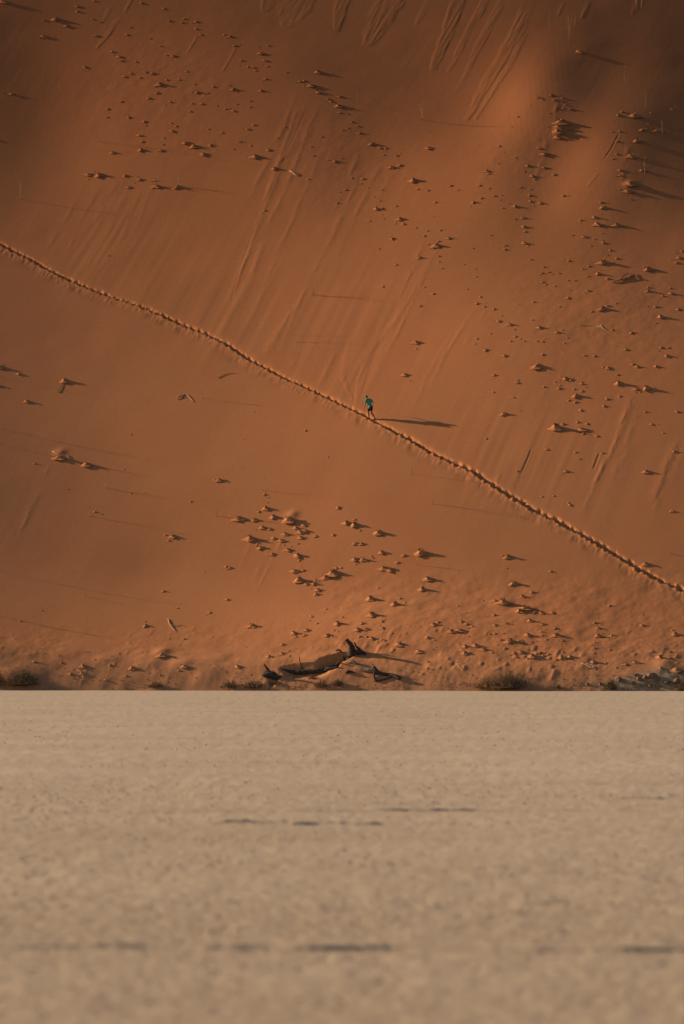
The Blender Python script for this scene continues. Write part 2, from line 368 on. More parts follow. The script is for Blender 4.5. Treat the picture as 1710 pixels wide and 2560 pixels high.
TONGUES = [([(770, -60), (728, 62)], 120, .035), ([(690, -50), (660, 25)], 60, .03), ([(868, -40), (843, 75)], 48, .035), ([(1005, -60), (922, 108)], 88, .045),
  ([(1160, -40), (1112, 90), (1083, 172)], 44, .045), ([(1235, -40), (1170, 80), (1125, 175)], 26, .035), ([(1275, -40), (1200, 110), (1140, 230)], 26, .03),
  ([(1330, -20), (1262, 140), (1165, 298)], 42, .045), ([(1325, 60), (1270, 170), (1190, 298)], 20, .04), ([(1095, -30), (1040, 60)], 30, .02),
  ([(300, 38), (270, 85), (243, 120)], 17, .035), ([(279, 12), (257, 54)], 14, .025), ([(333, -8), (312, 32)], 12, .03),
  ([(498, 78), (484, 105), (469, 132)], 9, .03), ([(592, 112), (576, 145), (556, 178)], 9, .025), ([(1497, 428), (1483, 445), (1468, 466)], 12, .035),
  ([(1412, 5), (1395, 40)], 12, .03), ([(1480, -10), (1455, 45)], 16, .03), ([(1600, -10), (1580, 35)], 18, .03),
  ([(1090, 620), (1050, 700), (1010, 775)], 14, .02), ([(880, 820), (868, 880), (858, 945), (880, 1000)], 16, .02), ([(930, 865), (905, 950), (890, 1010)], 26, .03)]
for k, (p, w, a) in enumerate(TONGUES): streak(p, w, a, 'tongue', k)
RIDGES = [([(225, 440), (165, 545), (105, 645)], 9, .022), ([(262, 440), (205, 545), (148, 680)], 11, .026), ([(300, 440), (230, 570), (166, 692)], 10, .024),
  ([(322, 470), (265, 590), (196, 702)], 10, .022), ([(396, 430), (342, 565), (300, 640), (248, 722)], 9, .022), ([(355, 470), (300, 600), (230, 715)], 9, .014),
  ([(752, 215), (680, 380), (590, 565)], 12, .026), ([(775, 240), (700, 410), (620, 630), (548, 830)], 13, .036), ([(802, 250), (735, 420), (655, 610), (575, 845)], 12, .03),
  ([(765, 215), (640, 560)], 8, .018), ([(842, 290), (770, 460), (690, 640), (610, 860)], 10, .016), ([(930, 365), (850, 550), (765, 720), (690, 900)], 10, .022),
  ([(965, 385), (900, 510), (820, 690)], 12, .018), ([(900, 380), (830, 540)], 8, .016), ([(1063, 592), (985, 800), (905, 905), (868, 1000)], 12, .028),
  ([(1100, 610), (1010, 800), (930, 970)], 9, .024), ([(1200, 760), (1110, 890), (1060, 1000)], 10, .022), ([(1220, 770), (1150, 880)], 9, .02), ([(1180, 760), (1090, 900), (1020, 1040)], 9, .018),
  ([(1600, 960), (1540, 1090), (1478, 1235), (1440, 1310)], 15, .045), ([(1640, 930), (1575, 1080), (1510, 1260)], 12, .022), ([(1710, 1090), (1620, 1290)], 22, .035),
  ([(1320, 1130), (1285, 1210)], 7, .02), ([(1365, 1020), (1345, 1090)], 7, .015), ([(1250, 1180), (1230, 1235)], 7, .015), ([(130, 1140), (80, 1260), (30, 1375)], 10, .02),
  ([(720, 1320), (655, 1450), (610, 1530)], 8, .02), ([(690, 1330), (630, 1460)], 8, .014), ([(760, 1400), (680, 1530)], 8, .016), ([(640, 1330), (590, 1450)], 7, .012),
  ([(1400, 230), (1370, 350), (1330, 480)], 12, .03), ([(1575, 350), (1550, 480)], 10, .02), ([(300, 200), (260, 260)], 8, .015), ([(1240, 380), (1190, 480)], 14, .015),
  ([(1000, 380), (960, 470), (900, 600)], 10, .014), ([(1040, 420), (960, 560), (880, 740)], 9, .012), ([(1420, 900), (1380, 990)], 10, .02), ([(1400, 870), (1350, 1010)], 10, .014),
  ([(450, 940), (480, 880)], 12, .01), ([(660, 900), (700, 830), (760, 740)], 16, .03), ([(720, 930), (760, 850)], 14, .026), ([(800, 960), (850, 870)], 14, .02)]
for k, (p, w, a) in enumerate(RIDGES): streak(p, w * 1.35, a * (.44 if k > 5 else .30), 'ridge', 40 + k)
for k, (p, w, a) in enumerate([([(1550, 330), (1528, 372), (1504, 408)], 5, .016), ([(775, 255), (700, 420), (640, 560)], 4, .006), ([(640, 560), (590, 700), (575, 770)], 5, .008),
        ([(1330, 1120), (1300, 1190)], 4, .02), ([(1500, 1130), (1480, 1180)], 5, .02)]): streak(p, w, a, 'groove', 90 + k)

# footprints
TRAIL = [(-120, 548), (-60, 577), (0, 608), (33, 626), (69, 643), (116, 670), (156, 690), (196, 708), (236, 724), (276, 739), (327, 755), (389, 779), (447, 806), (509, 830), (560, 855),
  (592, 875), (625, 898), (661, 916), (708, 942), (766, 967), (824, 994), (872, 1018), (915, 1038), (933, 1049), (955, 1060), (988, 1078), (1028, 1098), (1072, 1124), (1126, 1151),
  (1180, 1176), (1216, 1200), (1256, 1227), (1296, 1249), (1336, 1274), (1387, 1297), (1416, 1315), (1456, 1335), (1489, 1355), (1525, 1377), (1565, 1401), (1598, 1423), (1638, 1444), (1667, 1457),
  (1707, 1474), (1760, 1500), (1830, 1535)]
TP = [uv(*q) for q in TRAIL]; TX = [q[0] for q in TRAIL]
def along(step):
    out = []; pos = 0.0; acc = 0.0
    for i in range(len(TP) - 1):
        L = math.dist(TP[i], TP[i + 1])
        while pos <= acc + L:
            t = (pos - acc) / L
            du, dv = (TP[i + 1][0] - TP[i][0]) / L, (TP[i + 1][1] - TP[i][1]) / L
            out.append((TP[i][0] + t * (TP[i + 1][0] - TP[i][0]), TP[i][1] + t * (TP[i + 1][1] - TP[i][1]), du, dv, TX[i] + t * (TX[i + 1] - TX[i])))
            pos += step * random.uniform(.82, 1.2)
        acc += L
    return out
def pit(u, v, du, dv, ln, wd, dep, rim):
    win = window(u - 1.0, u + 1.0, v - 1.2, v + 1.0)
    if win is None: return
    a = (GU[win] - u) * du + (GV[win] - v) * dv; b = -(GU[win] - u) * dv + (GV[win] - v) * du
    ed = 1 + .3 * noise(GU[win] / .11, GV[win] / .11, 500)
    r = np.hypot(a / ln, b / wd) * ed
    D[win] += -dep * sstep(1.25, .5, r) + .7 * rim * np.exp(-((r - 1.5) / .4) ** 2) * sstep(.2, -.8, b / wd)
    # sand pushed downhill
    D[win] += rim * .35 * np.exp(-((GU[win] - u + .06) / .16) ** 2 - ((GV[win] - v + .34) / .2) ** 2)
side = 1
TROUGH = np.full(D.shape, 9.0); TSIDE = np.ones(D.shape)
for i in range(len(TP) - 1):                                  # the path lies in a shallow trough of slumped sand
    (a, b), (c, e) = TP[i], TP[i + 1]
    win = window(min(a, c) - 1.6, max(a, c) + 1.6, min(b, e) - 1.6, max(b, e) + 1.6)
    if win is None: continue
    dd_, ss_, tt_ = poly_dist(GU[win], GV[win], [(a, b), (c, e)]); own = (tt_ > 0) & (tt_ < 1)
    cl_ = dd_ < TROUGH[win]; TSIDE[win] = np.where(cl_, ss_, TSIDE[win]); TROUGH[win] = np.minimum(TROUGH[win], dd_)
SD = TROUGH * TSIDE
D -= np.where(PX < 880, .05, .10) * np.exp(-(SD / .13) ** 2)
D += .062 * np.exp(-((SD + .22 + .05 * noise(GU / .3, GV / .3, 511)) / .085) ** 2) * np.clip(.75 + .7 * noise(GU / .22, GV / .22, 512), .1, 1.4) * np.where(PX < 880, .5, .95)
D += .010 * noise(GU / .13, GV / .9, 514) * np.exp(-((SD + .62) / .34) ** 2) - .022 * np.exp(-((SD + .75) / .4) ** 2) * np.clip(.5 + noise(GU / .9, GV / .9, 515), 0, 1)
D -= .034 * np.exp(-(TROUGH / .42) ** 2) * (.7 + .5 * noise(GU / .8, GV / .8, 510))
for (u, v, du, dv, tx) in along(.36):
    side = -side
    wide = sstep(900, 1250, np.array(tx)) * 1.0
    off = side * (.035 + .03 * wide) + random.gauss(0, .02)
    sc = random.uniform(.62, 1.2) * (1 + .18 * wide)
    if tx < 60: sc *= 1.2
    faint = .75 if 215 < tx < 330 else (1.15 if tx < 900 else 1)
    pit(u - dv * off, v + du * off, du, dv, .19 * sc, .105 * sc, .17 * sc * faint, .03 * sc * faint)
    if wide > .4 and random.random() < .5:
        off2 = off + side * .08 + random.gauss(0, .03); k = random.uniform(-.2, .2)
        pit(u + du * k - dv * off2, v + dv * k + du * off2, du, dv, .16 * sc, .085 * sc, .13 * sc, .02)
dist, sgn, tt = poly_dist(GU[::1], GV[::1], TP) if False else (None, None, None)

# hollows and banks the wind has scooped at the foot, and sand banked against the larger tussocks
def blob(px, py, ru, rv, a, p=2):
    u, v = uv(px, py); win = window(u - 3 * ru, u + 3 * ru, v - 3 * rv, v + 3 * rv)
    if win is None: return
    D[win] += a * np.exp(-np.hypot((GU[win] - u) / ru, (GV[win] - v) / rv) ** p)
for q in [(800, 1650, 1.3, .9, .14), (1240, 1700, 1.6, .8, .14), (50, 1690, 1.4, .8, .12), (1660, 1660, .8, .8, .12), (1255, 1510, .5, .6, .09),
          (1310, 1525, .5, .45, .08), (730, 1288, .35, .5, .08), (150, 1132, .35, .5, .06), (405, 1630, .5, .5, .10), (1400, 325, .35, .9, .12), (1575, 462, .4, .6, .10), (460, 1660, .7, .5, .07),
          (1610, 1694, 1.6, .7, .08), (1530, 1705, 1.3, .6, .05)]: blob(*q)
# the bank the wind has cut below the dead tree
for line, dep in (([(690, 1671), (735, 1661), (790, 1660), (803, 1653), (835, 1640), (866, 1633), (890, 1641)], .72), ([(652, 1690), (668, 1679), (688, 1678), (712, 1688)], .2)):
    E = [uv(*q) for q in line]; win = window(min(q[0] for q in E) - 2, max(q[0] for q in E) + 2, min(q[1] for q in E) - 3, max(q[1] for q in E) + 2)
    dd_, ss_, tt_ = poly_dist(GU[win] + .05 * noise(GU[win] / .2, GV[win] / .2, 520), GV[win], E); down = (ss_ < 0)
    A = dep * sstep(0, .25, tt_) * sstep(1, .8, tt_) * (.6 + .6 * sstep(.45, .7, tt_))
    D[win] -= np.where(down, A * sstep(0, .09, dd_) * sstep(1.5, .35, dd_), 0)
GZ = GZ + D
SILT = np.clip(sstep(1690, 1712, PY + 26 * sstep(1520, 1640, PX) + 5 * noise(GU / .5, GV / .4, 700)) * sstep(1420, 1560, PX + 30 * noise(GU / .6, GV / .5, 701)), 0, 1)
SILT = np.maximum(SILT, .55 * sstep(.5, .15, GD + .15 * noise(GU / .5, GV / .5, 702)))
DUNE_P = np.stack([GX, GY, GZ], -1)
# faces along the footprints form their own path
cu = GU[:-1, :-1]; cv = GV[:-1, :-1]
near = np.zeros(cu.shape, bool)
for i in range(len(TP) - 1):
    (a, b), (c, e) = TP[i], TP[i + 1]
    win = window(min(a, c) - .8, max(a, c) + .8, min(b, e) - .8, max(b, e) + .8)
    if win is None: continue
    sl_ = (slice(win[0].start, min(win[0].stop, cu.shape[0])), slice(win[1].start, min(win[1].stop, cu.shape[1])))
    dd, _, _ = poly_dist(cu[sl_], cv[sl_], [(a, b), (c, e)]); near[sl_] |= dd < .62
def add_silt(me, used):
    at = me.attributes.new('silt', 'FLOAT', 'POINT'); s = SILT.reshape(-1); at.data.foreach_set('value', (s if used is None else s[used]).astype(np.float32))
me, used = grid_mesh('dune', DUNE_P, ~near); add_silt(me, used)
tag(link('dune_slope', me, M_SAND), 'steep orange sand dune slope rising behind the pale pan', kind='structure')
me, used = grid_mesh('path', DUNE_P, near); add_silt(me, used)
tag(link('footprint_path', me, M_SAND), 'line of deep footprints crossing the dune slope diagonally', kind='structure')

def ground_at(x, d):
    j = int(np.clip(np.searchsorted(xs, x) - 1, 0, len(xs) - 2)); i = int(np.clip(np.searchsorted(ds, d) - 1, 0, len(ds) - 2))
    tx = (x - xs[j]) / (xs[j + 1] - xs[j]); td = (d - ds[i]) / (ds[i + 1] - ds[i])
    z = (GZ[i, j] * (1 - tx) + GZ[i, j + 1] * tx) * (1 - td) + (GZ[i + 1, j] * (1 - tx) + GZ[i + 1, j + 1] * tx) * td
    return float(z)
def ground_xy(x, y): return ground_at(x, x * SG + (y - Y0) * CG)
def spot(px, py):
    p, n = hit(px, py)
    if n.z < 0: n = -n
    return Vector((p.x, p.y, ground_xy(p.x, p.y))), n

# ------------------------------------------------------------------ the clay pan
cf = np.concatenate([-np.geomspace(.07, 60, 26)[::-1], np.linspace(-.0665, .0665, 430), np.geomspace(.07, 60, 26)])
inv = np.linspace(1 / 21.0, 1 / 345.0, 560)
yr = list(1 / inv)
STEPS = []                                                    # small broken lips in the clay: depth, x0, x1, height
for (py, a, b, h) in [(2027, 330, 530, .018), (2026, 555, 620, .014), (2028, 690, 880, .016), (2028, 900, 1330, .034), (2030, 1150, 1520, .014), (2031, 200, 1100, .013), (2029, 800, 1760, .015), (2057, 430, 1050, .016), (2000, 1420, 1800, .016), (2367, -300, 1000, .016), (2369, 700, 2000, .016), (1960, 900, 1800, .010), (2056, 525, 715, .042), (2060, 720, 800, .03), (2061, 880, 960, .03),
        (1998, 1505, 1730, .026), (2004, 1480, 1600, .012), (2050, -10, 90, .012), (2338, -60, 280, .024), (2366, -140, 380, .032), (2366, 200, 760, .018), (2368, 480, 700, .028), (2370, 660, 1100, .038), (2372, 1000, 1500, .014), (2374, 1240, 1800, .034), (2180, 1200, 1760, .012), (2240, -50, 500, .012),
        (2270, 720, 930, .022), (2276, 1280, 1700, .014), (2400, 820, 880, .016), (2255, 1290, 1420, .018), (1785, 740, 810, .012), (1905, 1190, 1500, .01)]:
    d = CAM_H * FPX / (py - 1658); STEPS.append((d, (a - 855) / FPX * d, (b - 855) / FPX * d, h))
for (d, _, _, h) in STEPS: yr += list(np.linspace(d - .35, d + .5, 12)) + list(np.linspace(d - .07, d + .07, 9))
yr = np.array(sorted(yr)); yr = yr[np.concatenate([[True], np.diff(yr) > .006])]
yr = np.concatenate([[-2500, -600, -150, -40, 0, 10, 16], yr, [352, 370, 420, 520, 800, 2500]])
CF, YR = np.meshgrid(cf, yr); XP = CF * np.maximum(YR, 18); XP = np.clip(XP, -3000, 3000)
ZP = np.zeros_like(XP)
nearm = sstep(360, 300, YR) * sstep(16, 21, YR)
ZP += nearm * (.004 * fbm(XP / .25, YR / .8, 801, 2) + .02 * fbm(XP / 4, YR / 9, 811, 2) * sstep(21, 60, YR))
ZP += nearm * sstep(140, 60, YR) * (.0028 * fbm(XP / .07, YR / .2, 821, 3) + .004 * np.clip(noise(XP / .16, YR / .3, 831) - .3, 0, 1))
ZP += nearm * sstep(40, 110, YR) * (.0035 * fbm(XP / .22, YR / 2.0, 841, 3))
ZP += nearm * .016 * fbm(XP / 5.0, YR / 1.1, 861, 2) * sstep(30, 70, YR) * sstep(330, 250, YR)
for k, (d, a, b, h) in enumerate(STEPS):
    r = np.where(abs(yr - d) < 1.6)[0]
    if not len(r): continue
    sl_ = slice(r[0], r[-1] + 1); X = XP[sl_]; Y = YR[sl_]
    yy = Y - d - .035 * noise(X / .9, X * 0 + k, 850 + k) - .02 * noise(X / .14, X * 0 + k, 870 + k)
    ln = sstep(a, a + .22 * (b - a), X) * sstep(b, b - .3 * (b - a), X)
    amp = (.6 if d < 50 else .85) * h * ln * np.clip(.72 + .5 * noise(X / .9, X * 0 + 3.1 * k, 880 + k) + .3 * noise(X / .17, X * 0, 890 + k), .32, 1.3)
    ZP[sl_] += amp * sstep(-.018, .014, yy) * np.exp(-np.clip(yy, 0, 9) / .35) - .4 * amp * np.exp(-((yy + .12) / .08) ** 2)
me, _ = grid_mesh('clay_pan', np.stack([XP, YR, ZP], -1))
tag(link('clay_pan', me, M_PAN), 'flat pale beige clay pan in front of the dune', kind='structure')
# crumbs of dried clay lying on the pan
def crumb_mesh():
    V, F = [], []; rg = random.Random(5)
    for k in range(7000):
        d = 1 / (1 / 22 - (1 / 22 - 1 / 260) * rg.random() ** .6); x = rg.uniform(-.068, .068) * d; s = rg.uniform(.004, .012) * (1 + .5 * (rg.random() ** 5)) * (d / 40) ** .35
        b = len(V); n = 5; a0 = rg.random() * 6; z0 = -.004; st = rg.uniform(.8, 1.7); h = s * rg.uniform(.4, .95)
        for i in range(n):
            t = a0 + i * 2 * math.pi / n; V.append((x + s * st * math.cos(t) * rg.uniform(.8, 1.2), d + s * math.sin(t) * rg.uniform(.8, 1.2), z0))
        for i in range(n):
            t = a0 + i * 2 * math.pi / n; V.append((x + .6 * s * st * math.cos(t), d + .6 * s * math.sin(t), h * rg.uniform(.7, 1.1)))
        for i in range(n): F.append((b + i, b + (i + 1) % n, b + n + (i + 1) % n, b + n + i))
        F.append(tuple(b + n + i for i in range(n)))
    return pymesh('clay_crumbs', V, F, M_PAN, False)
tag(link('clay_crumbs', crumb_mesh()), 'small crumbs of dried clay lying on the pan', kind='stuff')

# ------------------------------------------------------------------ sand-caked tussocks
TS = 570 / 1568.0
TILES = {
(0, 0): "30,5,60 390,125,60 465,172,45 305,243,45 590,455,40 85,640,45 5,965,30 540,38,40 535,75,30 640,128,25 695,148,25 670,240,40 880,235,35 975,14,35 1130,55,30 1170,140,30 1270,125,30 1255,150,30 1355,145,35 1035,262,25 1105,312,30 1145,372,35 1195,380,45 775,350,35 825,385,40 840,412,40 935,420,30 1005,490,40 1050,498,40 965,530,30 860,520,35 905,500,30 1105,575,50 1070,595,25 1150,545,30 1085,635,35 1025,670,35 840,695,35 745,745,35 740,803,30 895,803,35 1000,830,40 960,925,40 985,968,35 980,1025,50 780,1045,45 1110,1028,45 1185,895,40 1215,865,25 1180,842,25 1175,695,35 1325,632,22 1365,630,45 1430,635,25 1470,592,30 1325,708,25 1390,708,35 1310,762,30 1285,488,25 1235,545,25 1260,680,18 1340,575,20 1285,975,50 1345,1000,60 1405,1052,50 1455,992,40 1530,908,30 1435,885,22 1555,745,30 1495,725,20 1130,945,20 1125,988,25 1385,235,30 1545,235,30 1350,195,30 900,185,25 650,3,30",
(570, 0): "50,308,35 15,245,35 230,360,50 255,410,40 270,450,30 175,458,35 190,480,25 95,410,30 140,455,25 280,310,25 265,540,30 40,607,45 235,618,40 60,712,22 155,690,25 155,733,22 40,757,35 630,490,55 500,555,35 530,552,30 580,580,60 630,630,45 690,675,35 710,692,35 770,722,55 775,660,40 770,770,30 825,780,25 855,832,30 895,860,35 910,910,35 790,890,25 830,878,22 1000,985,50 1050,1012,35 1090,1015,30 1385,1010,50 1160,1062,40 1075,1062,25 180,855,35 140,882,40 85,970,30 160,995,25 195,1070,60 285,1025,40 40,1020,25 330,1155,50 745,1105,40 645,935,25 595,1068,25 575,1005,22 1130,1145,50 1190,1130,45 340,943,20 395,870,20 690,1098,20 408,495,22 1395,897,16",
(1140, 0): "855,350,55 570,665,45 600,680,30 665,650,40 690,682,45 735,668,40 755,715,30 690,740,30 800,745,45 740,740,25 740,830,100 715,870,60 715,905,75 705,940,55 575,1012,40 615,1052,55 500,1133,45 610,1145,45 220,1172,45 425,795,35 385,868,22 1125,788,45 1235,790,75 1290,888,50 1320,880,30 1395,893,60 1075,903,25 1130,900,30 1255,962,60 1110,968,35 1210,1070,65 1135,1165,45 1345,775,30 1495,750,40 1110,1055,30 1080,1090,30 300,1000,35 330,1042,22 290,1120,22 410,1080,25 630,868,18 645,775,18 575,953,18 510,718,18 1290,1165,50",
(0, 430): "615,10,50 695,15,60 865,20,40 965,45,40 890,98,40 1085,95,55 1070,55,35 1230,100,50 750,575,20",
(570, 430): "1285,52,60 1535,88,40 1380,122,35 1310,112,30 855,37,25 815,118,30 770,135,18 755,210,25 970,103,20 1065,120,25 1010,165,22 1045,195,22 1025,248,45 1065,245,25 1160,232,22 980,335,22 1075,318,20 1190,318,50 1210,352,40 1295,380,22 1135,452,45 1040,525,25 1325,585,45 1160,635,30 1425,205,28 1415,305,15 1375,402,20 1355,435,30 1440,500,60 1415,515,40 1455,575,30 1455,613,22 1525,450,40 1465,395,30 1070,785,30 1355,790,20 1415,835,30 1325,920,25 1300,1165,50 555,47,25 255,262,25 930,40,35 915,75,25 205,1052,12 1475,660,20",
(1140, 430): "230,3,40 530,20,45 545,45,28 675,10,40 165,88,32 235,108,25 20,118,28 450,100,30 515,113,25 515,155,38 515,195,35 590,208,42 745,158,40 1135,20,35 1210,85,75 1185,125,60 1130,118,25 1000,205,35 1020,240,50 960,308,45 980,355,60 1115,360,50 1145,368,30 885,440,42 805,432,25 860,328,28 1015,482,35 955,460,20 930,505,22 1065,535,30 1045,570,20 1110,590,32 1020,615,65 915,642,30 985,695,45 1050,730,38 910,715,25 820,742,28 775,742,25 910,812,38 775,860,38 1265,730,45 1330,662,55 1370,665,40 1330,815,45 1325,790,28 1425,848,30 1485,830,45 1475,795,25 1380,920,42 1415,990,50 1535,940,40 1540,585,45 1520,620,35 1560,540,30 1020,935,60 1045,915,40 1105,900,22 1215,1098,40 1080,1080,28 700,1098,42 580,1065,45 770,1138,18 745,1172,22 600,1163,28 560,1160,22 410,1128,25 380,1160,20 445,1145,20 470,1160,20 405,1080,22 375,1045,45 300,1020,40 265,938,35 200,920,30 150,900,35 170,855,30 145,1140,28 135,1178,22 240,1108,18 315,985,20 470,312,40 410,322,22 470,372,40 480,407,32 475,485,42 340,530,30 240,432,22 345,500,30 520,600,25 780,607,30 605,650,25 595,693,30 640,685,28 710,693,25 600,755,28 620,770,25 680,780,22 410,230,45 320,245,22 360,215,18 125,203,40 180,172,35 270,158,35 315,155,20 535,890,28 435,908,15 715,922,20 120,520,20 60,632,18 135,662,18 140,718,18 80,805,20 530,1015,22 1365,1055,15 785,810,14 870,663,20",
(0, 860): "15,155,55 130,203,32 5,285,32 190,390,42 455,248,60 420,775,75 605,820,70 1515,930,50 855,858,14 240,820,20 465,995,14 655,1150,20 700,1165,14 1315,1080,20 900,1022,15 900,620,14",
(570, 860): "1220,207,45 270,1125,50 255,1030,28 765,1120,38 535,592,22 690,775,15 110,655,10 180,467,12 620,30,14",
(1140, 860): "210,35,40 340,75,40 570,148,75 340,478,50 700,570,80 740,547,28 870,580,60 905,545,25 790,582,20 835,350,55 1040,373,32 1130,355,25 1050,157,42 890,75,28 955,78,25 600,70,30 760,232,40 790,243,30 715,300,32 870,270,28 610,292,22 685,258,16 425,245,22 425,263,32 260,328,22 395,365,22 265,210,28 1115,205,25 1125,265,50 1245,305,40 1320,300,55 1220,135,25 1250,150,35 1380,148,35 1455,75,40 1415,18,35 1465,20,28 1170,30,35 815,308,20 870,320,25 860,450,30 825,742,22 630,720,30 765,872,35 850,788,22 1315,872,50 785,1102,28 590,1045,20 675,1040,22 425,872,22 1345,547,28 1305,465,22 1010,748,22 1020,422,28 1490,1145,32 1505,735,30 1425,610,15 1525,460,30 210,647,20 970,627,30 445,458,12 910,602,22 1370,300,14",
(0, 1290): "1200,135,50 1130,513,28 1225,630,20 1445,660,28 1010,752,40 1565,570,30 285,648,15 1270,842,22 1165,840,18 1125,955,70 920,1040,50 1275,1035,45 240,1000,28 575,1025,45 655,985,20 490,1085,28 565,1080,30 870,1098,22 1100,1090,20 730,1122,25 820,940,25 760,1020,25 425,1005,20 1560,345,30 1405,383,12 140,720,18",
(570, 1290): "85,10,70 190,20,50 320,3,45 430,20,85 245,75,45 295,85,35 400,120,45 530,60,35 505,108,45 540,100,50 505,143,40 605,133,32 725,125,30 160,150,70 318,148,35 370,165,45 238,213,55 310,258,38 420,228,48 485,265,55 15,350,35 820,42,50 880,55,60 1045,108,70 885,182,40 925,185,40 1065,245,50 1335,245,75 880,290,50 935,295,50 990,272,22 1215,267,35 1085,355,65 1125,360,60 1170,315,35 1385,425,65 1345,500,55 1155,600,65 465,370,60 500,435,80 595,465,45 545,465,40 740,385,90 680,420,60 625,505,45 612,535,40 990,565,65 1000,675,65 175,750,55 760,735,50 575,685,30 675,637,22 760,638,15 790,692,22 615,735,20 550,780,40 460,800,45 690,815,45 530,815,30 740,825,22 760,790,15 930,735,30 900,775,50 955,772,45 1060,720,30 1065,765,35 910,825,25 955,825,22 995,835,40 1060,845,25 1185,875,60 1320,920,50 1375,833,38 1425,740,60 1450,725,35 1545,790,50 1420,850,22 380,880,38 375,940,40 425,925,25 425,960,30 290,965,40 1080,850,22 1035,490,20 1380,995,30 70,1030,40 580,1095,50 1130,805,15 1375,1040,30",
(1140, 1290): "365,275,50 655,375,28 405,460,55 525,520,32 465,550,45 335,595,80 275,585,45 490,635,80 445,655,50 265,675,35 590,663,40 665,660,38 515,715,45 600,738,42 690,768,38 45,722,40 75,740,35 115,758,25 30,780,60 275,745,42 350,735,35 500,815,50 590,795,28 595,818,30 700,818,55 620,845,28 735,852,28 380,857,60 465,858,30 315,850,28 270,805,25 235,810,18 330,805,22 140,888,50 70,890,45 68,937,50 195,915,45 250,935,25 340,908,28 400,940,28 450,930,40 580,935,30 535,965,50 600,955,25 735,970,50 790,963,45 740,930,28 640,945,25 960,730,32 985,768,42 985,820,45 1075,815,35 955,862,25 955,905,30 1005,905,15 1060,915,25 950,995,45 1285,745,42 1205,745,15 1515,808,55 1285,675,18 1170,1015,38 1240,1000,45 1105,1040,20 1410,970,60 1475,975,32 1475,930,32 1525,1055,70 1410,1050,30 1310,325,50 1060,615,28 350,358,12 90,825,20 65,660,15 15,615,22 185,580,20 1035,1005,25",
}
MOUNDS = []
for (ox, oy), s in TILES.items():
    for q in s.split():
        a, b, c = (float(v) for v in q.split(',')); MOUNDS.append((ox + a * TS, oy + b * TS, c * TS))
MOUNDS.sort(key=lambda q: -q[2])

def mound_data(seed, seg=18, rings=10):
    rg = random.Random(seed); V = []; F = []
    lob = [(rg.uniform(0, 6.28), rg.uniform(.05, .16), k) for k in (2, 3, 5)]
    bumps = [(rg.uniform(-.38, .38), rg.uniform(-.38, .38), rg.uniform(.07, .18), rg.uniform(-.35, .4)) for _ in range(11)]
    def h(x, y):
        r = math.hypot(x, y); core = 1 / (1 + math.exp((r - .42) / .125))
        z = .52 * core + .36 * math.exp(-(r / .46) ** 2)
        for bx, by, br, ba in bumps: z += ba * math.exp(-((x - bx) ** 2 + (y - by) ** 2) / br ** 2) * core
        return z
    V.append((0, 0, h(0, 0)))
    for i in range(1, rings + 1):
        r = (i / rings) ** 1.15 * 1.05
        for j in range(seg):
            t = 2 * math.pi * j / seg; f = 1 + sum(a * math.cos(k * t + p) for p, a, k in lob)
            z = h(r * math.cos(t), r * math.sin(t)) if r < 1 else -.08
            z += rg.gauss(0, .06) if r < .42 else 0
            V.append((r * f * math.cos(t), r * f * math.sin(t), z - .02))
    for j in range(seg): F.append((0, 1 + j, 1 + (j + 1) % seg))
    for i in range(rings - 1):
        for j in range(seg):
            a = 1 + i * seg + j; b = 1 + i * seg + (j + 1) % seg; F.append((a, a + seg, b + seg, b))
    return V, F
MV = [mound_data(200 + k) for k in range(9)]
def crust(me, val):
    at = me.attributes.new('crust', 'FLOAT', 'POINT'); at.data.foreach_set('value', val); return me
CV = [[.85 / (1 + math.exp((math.hypot(p[0], p[1]) - .42) / .06)) for p in v] for v, f in MV]
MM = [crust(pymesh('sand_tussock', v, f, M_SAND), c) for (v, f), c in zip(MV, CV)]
def tuft_data(seed, n=26, spread=.5, hh=.42, w=.06):
    rg = random.Random(seed); V = []; F = []
    for k in range(n):
        a = rg.uniform(0, 6.28); r = spread * math.sqrt(rg.random()) * .7; x, y = r * math.cos(a), r * math.sin(a)
        lean = rg.uniform(.1, .6); L = hh * rg.uniform(.5, 1.1); a2 = a + rg.gauss(0, .5)
        z0 = .7 * (1 - r * r); dx, dy = -math.sin(a2) * w, math.cos(a2) * w; b = len(V)
        mx, my = x + math.cos(a2) * lean * L * .4, y + math.sin(a2) * lean * L * .4
        tx_, ty_ = x + math.cos(a2) * lean * L, y + math.sin(a2) * lean * L
        V += [(x - dx, y - dy, z0), (x + dx, y + dy, z0), (mx + dx * .7, my + dy * .7, z0 + L * .55), (mx - dx * .7, my - dy * .7, z0 + L * .55), (tx_, ty_, z0 + L * (1 - .3 * lean))]
        F += [(b, b + 1, b + 2, b + 3), (b + 3, b + 2, b + 4)]
    return V, F
TM = [pymesh('dry_grass', *tuft_data(300 + k), M_DARKG if k % 3 == 0 else M_STRAW, False) for k in range(6)]

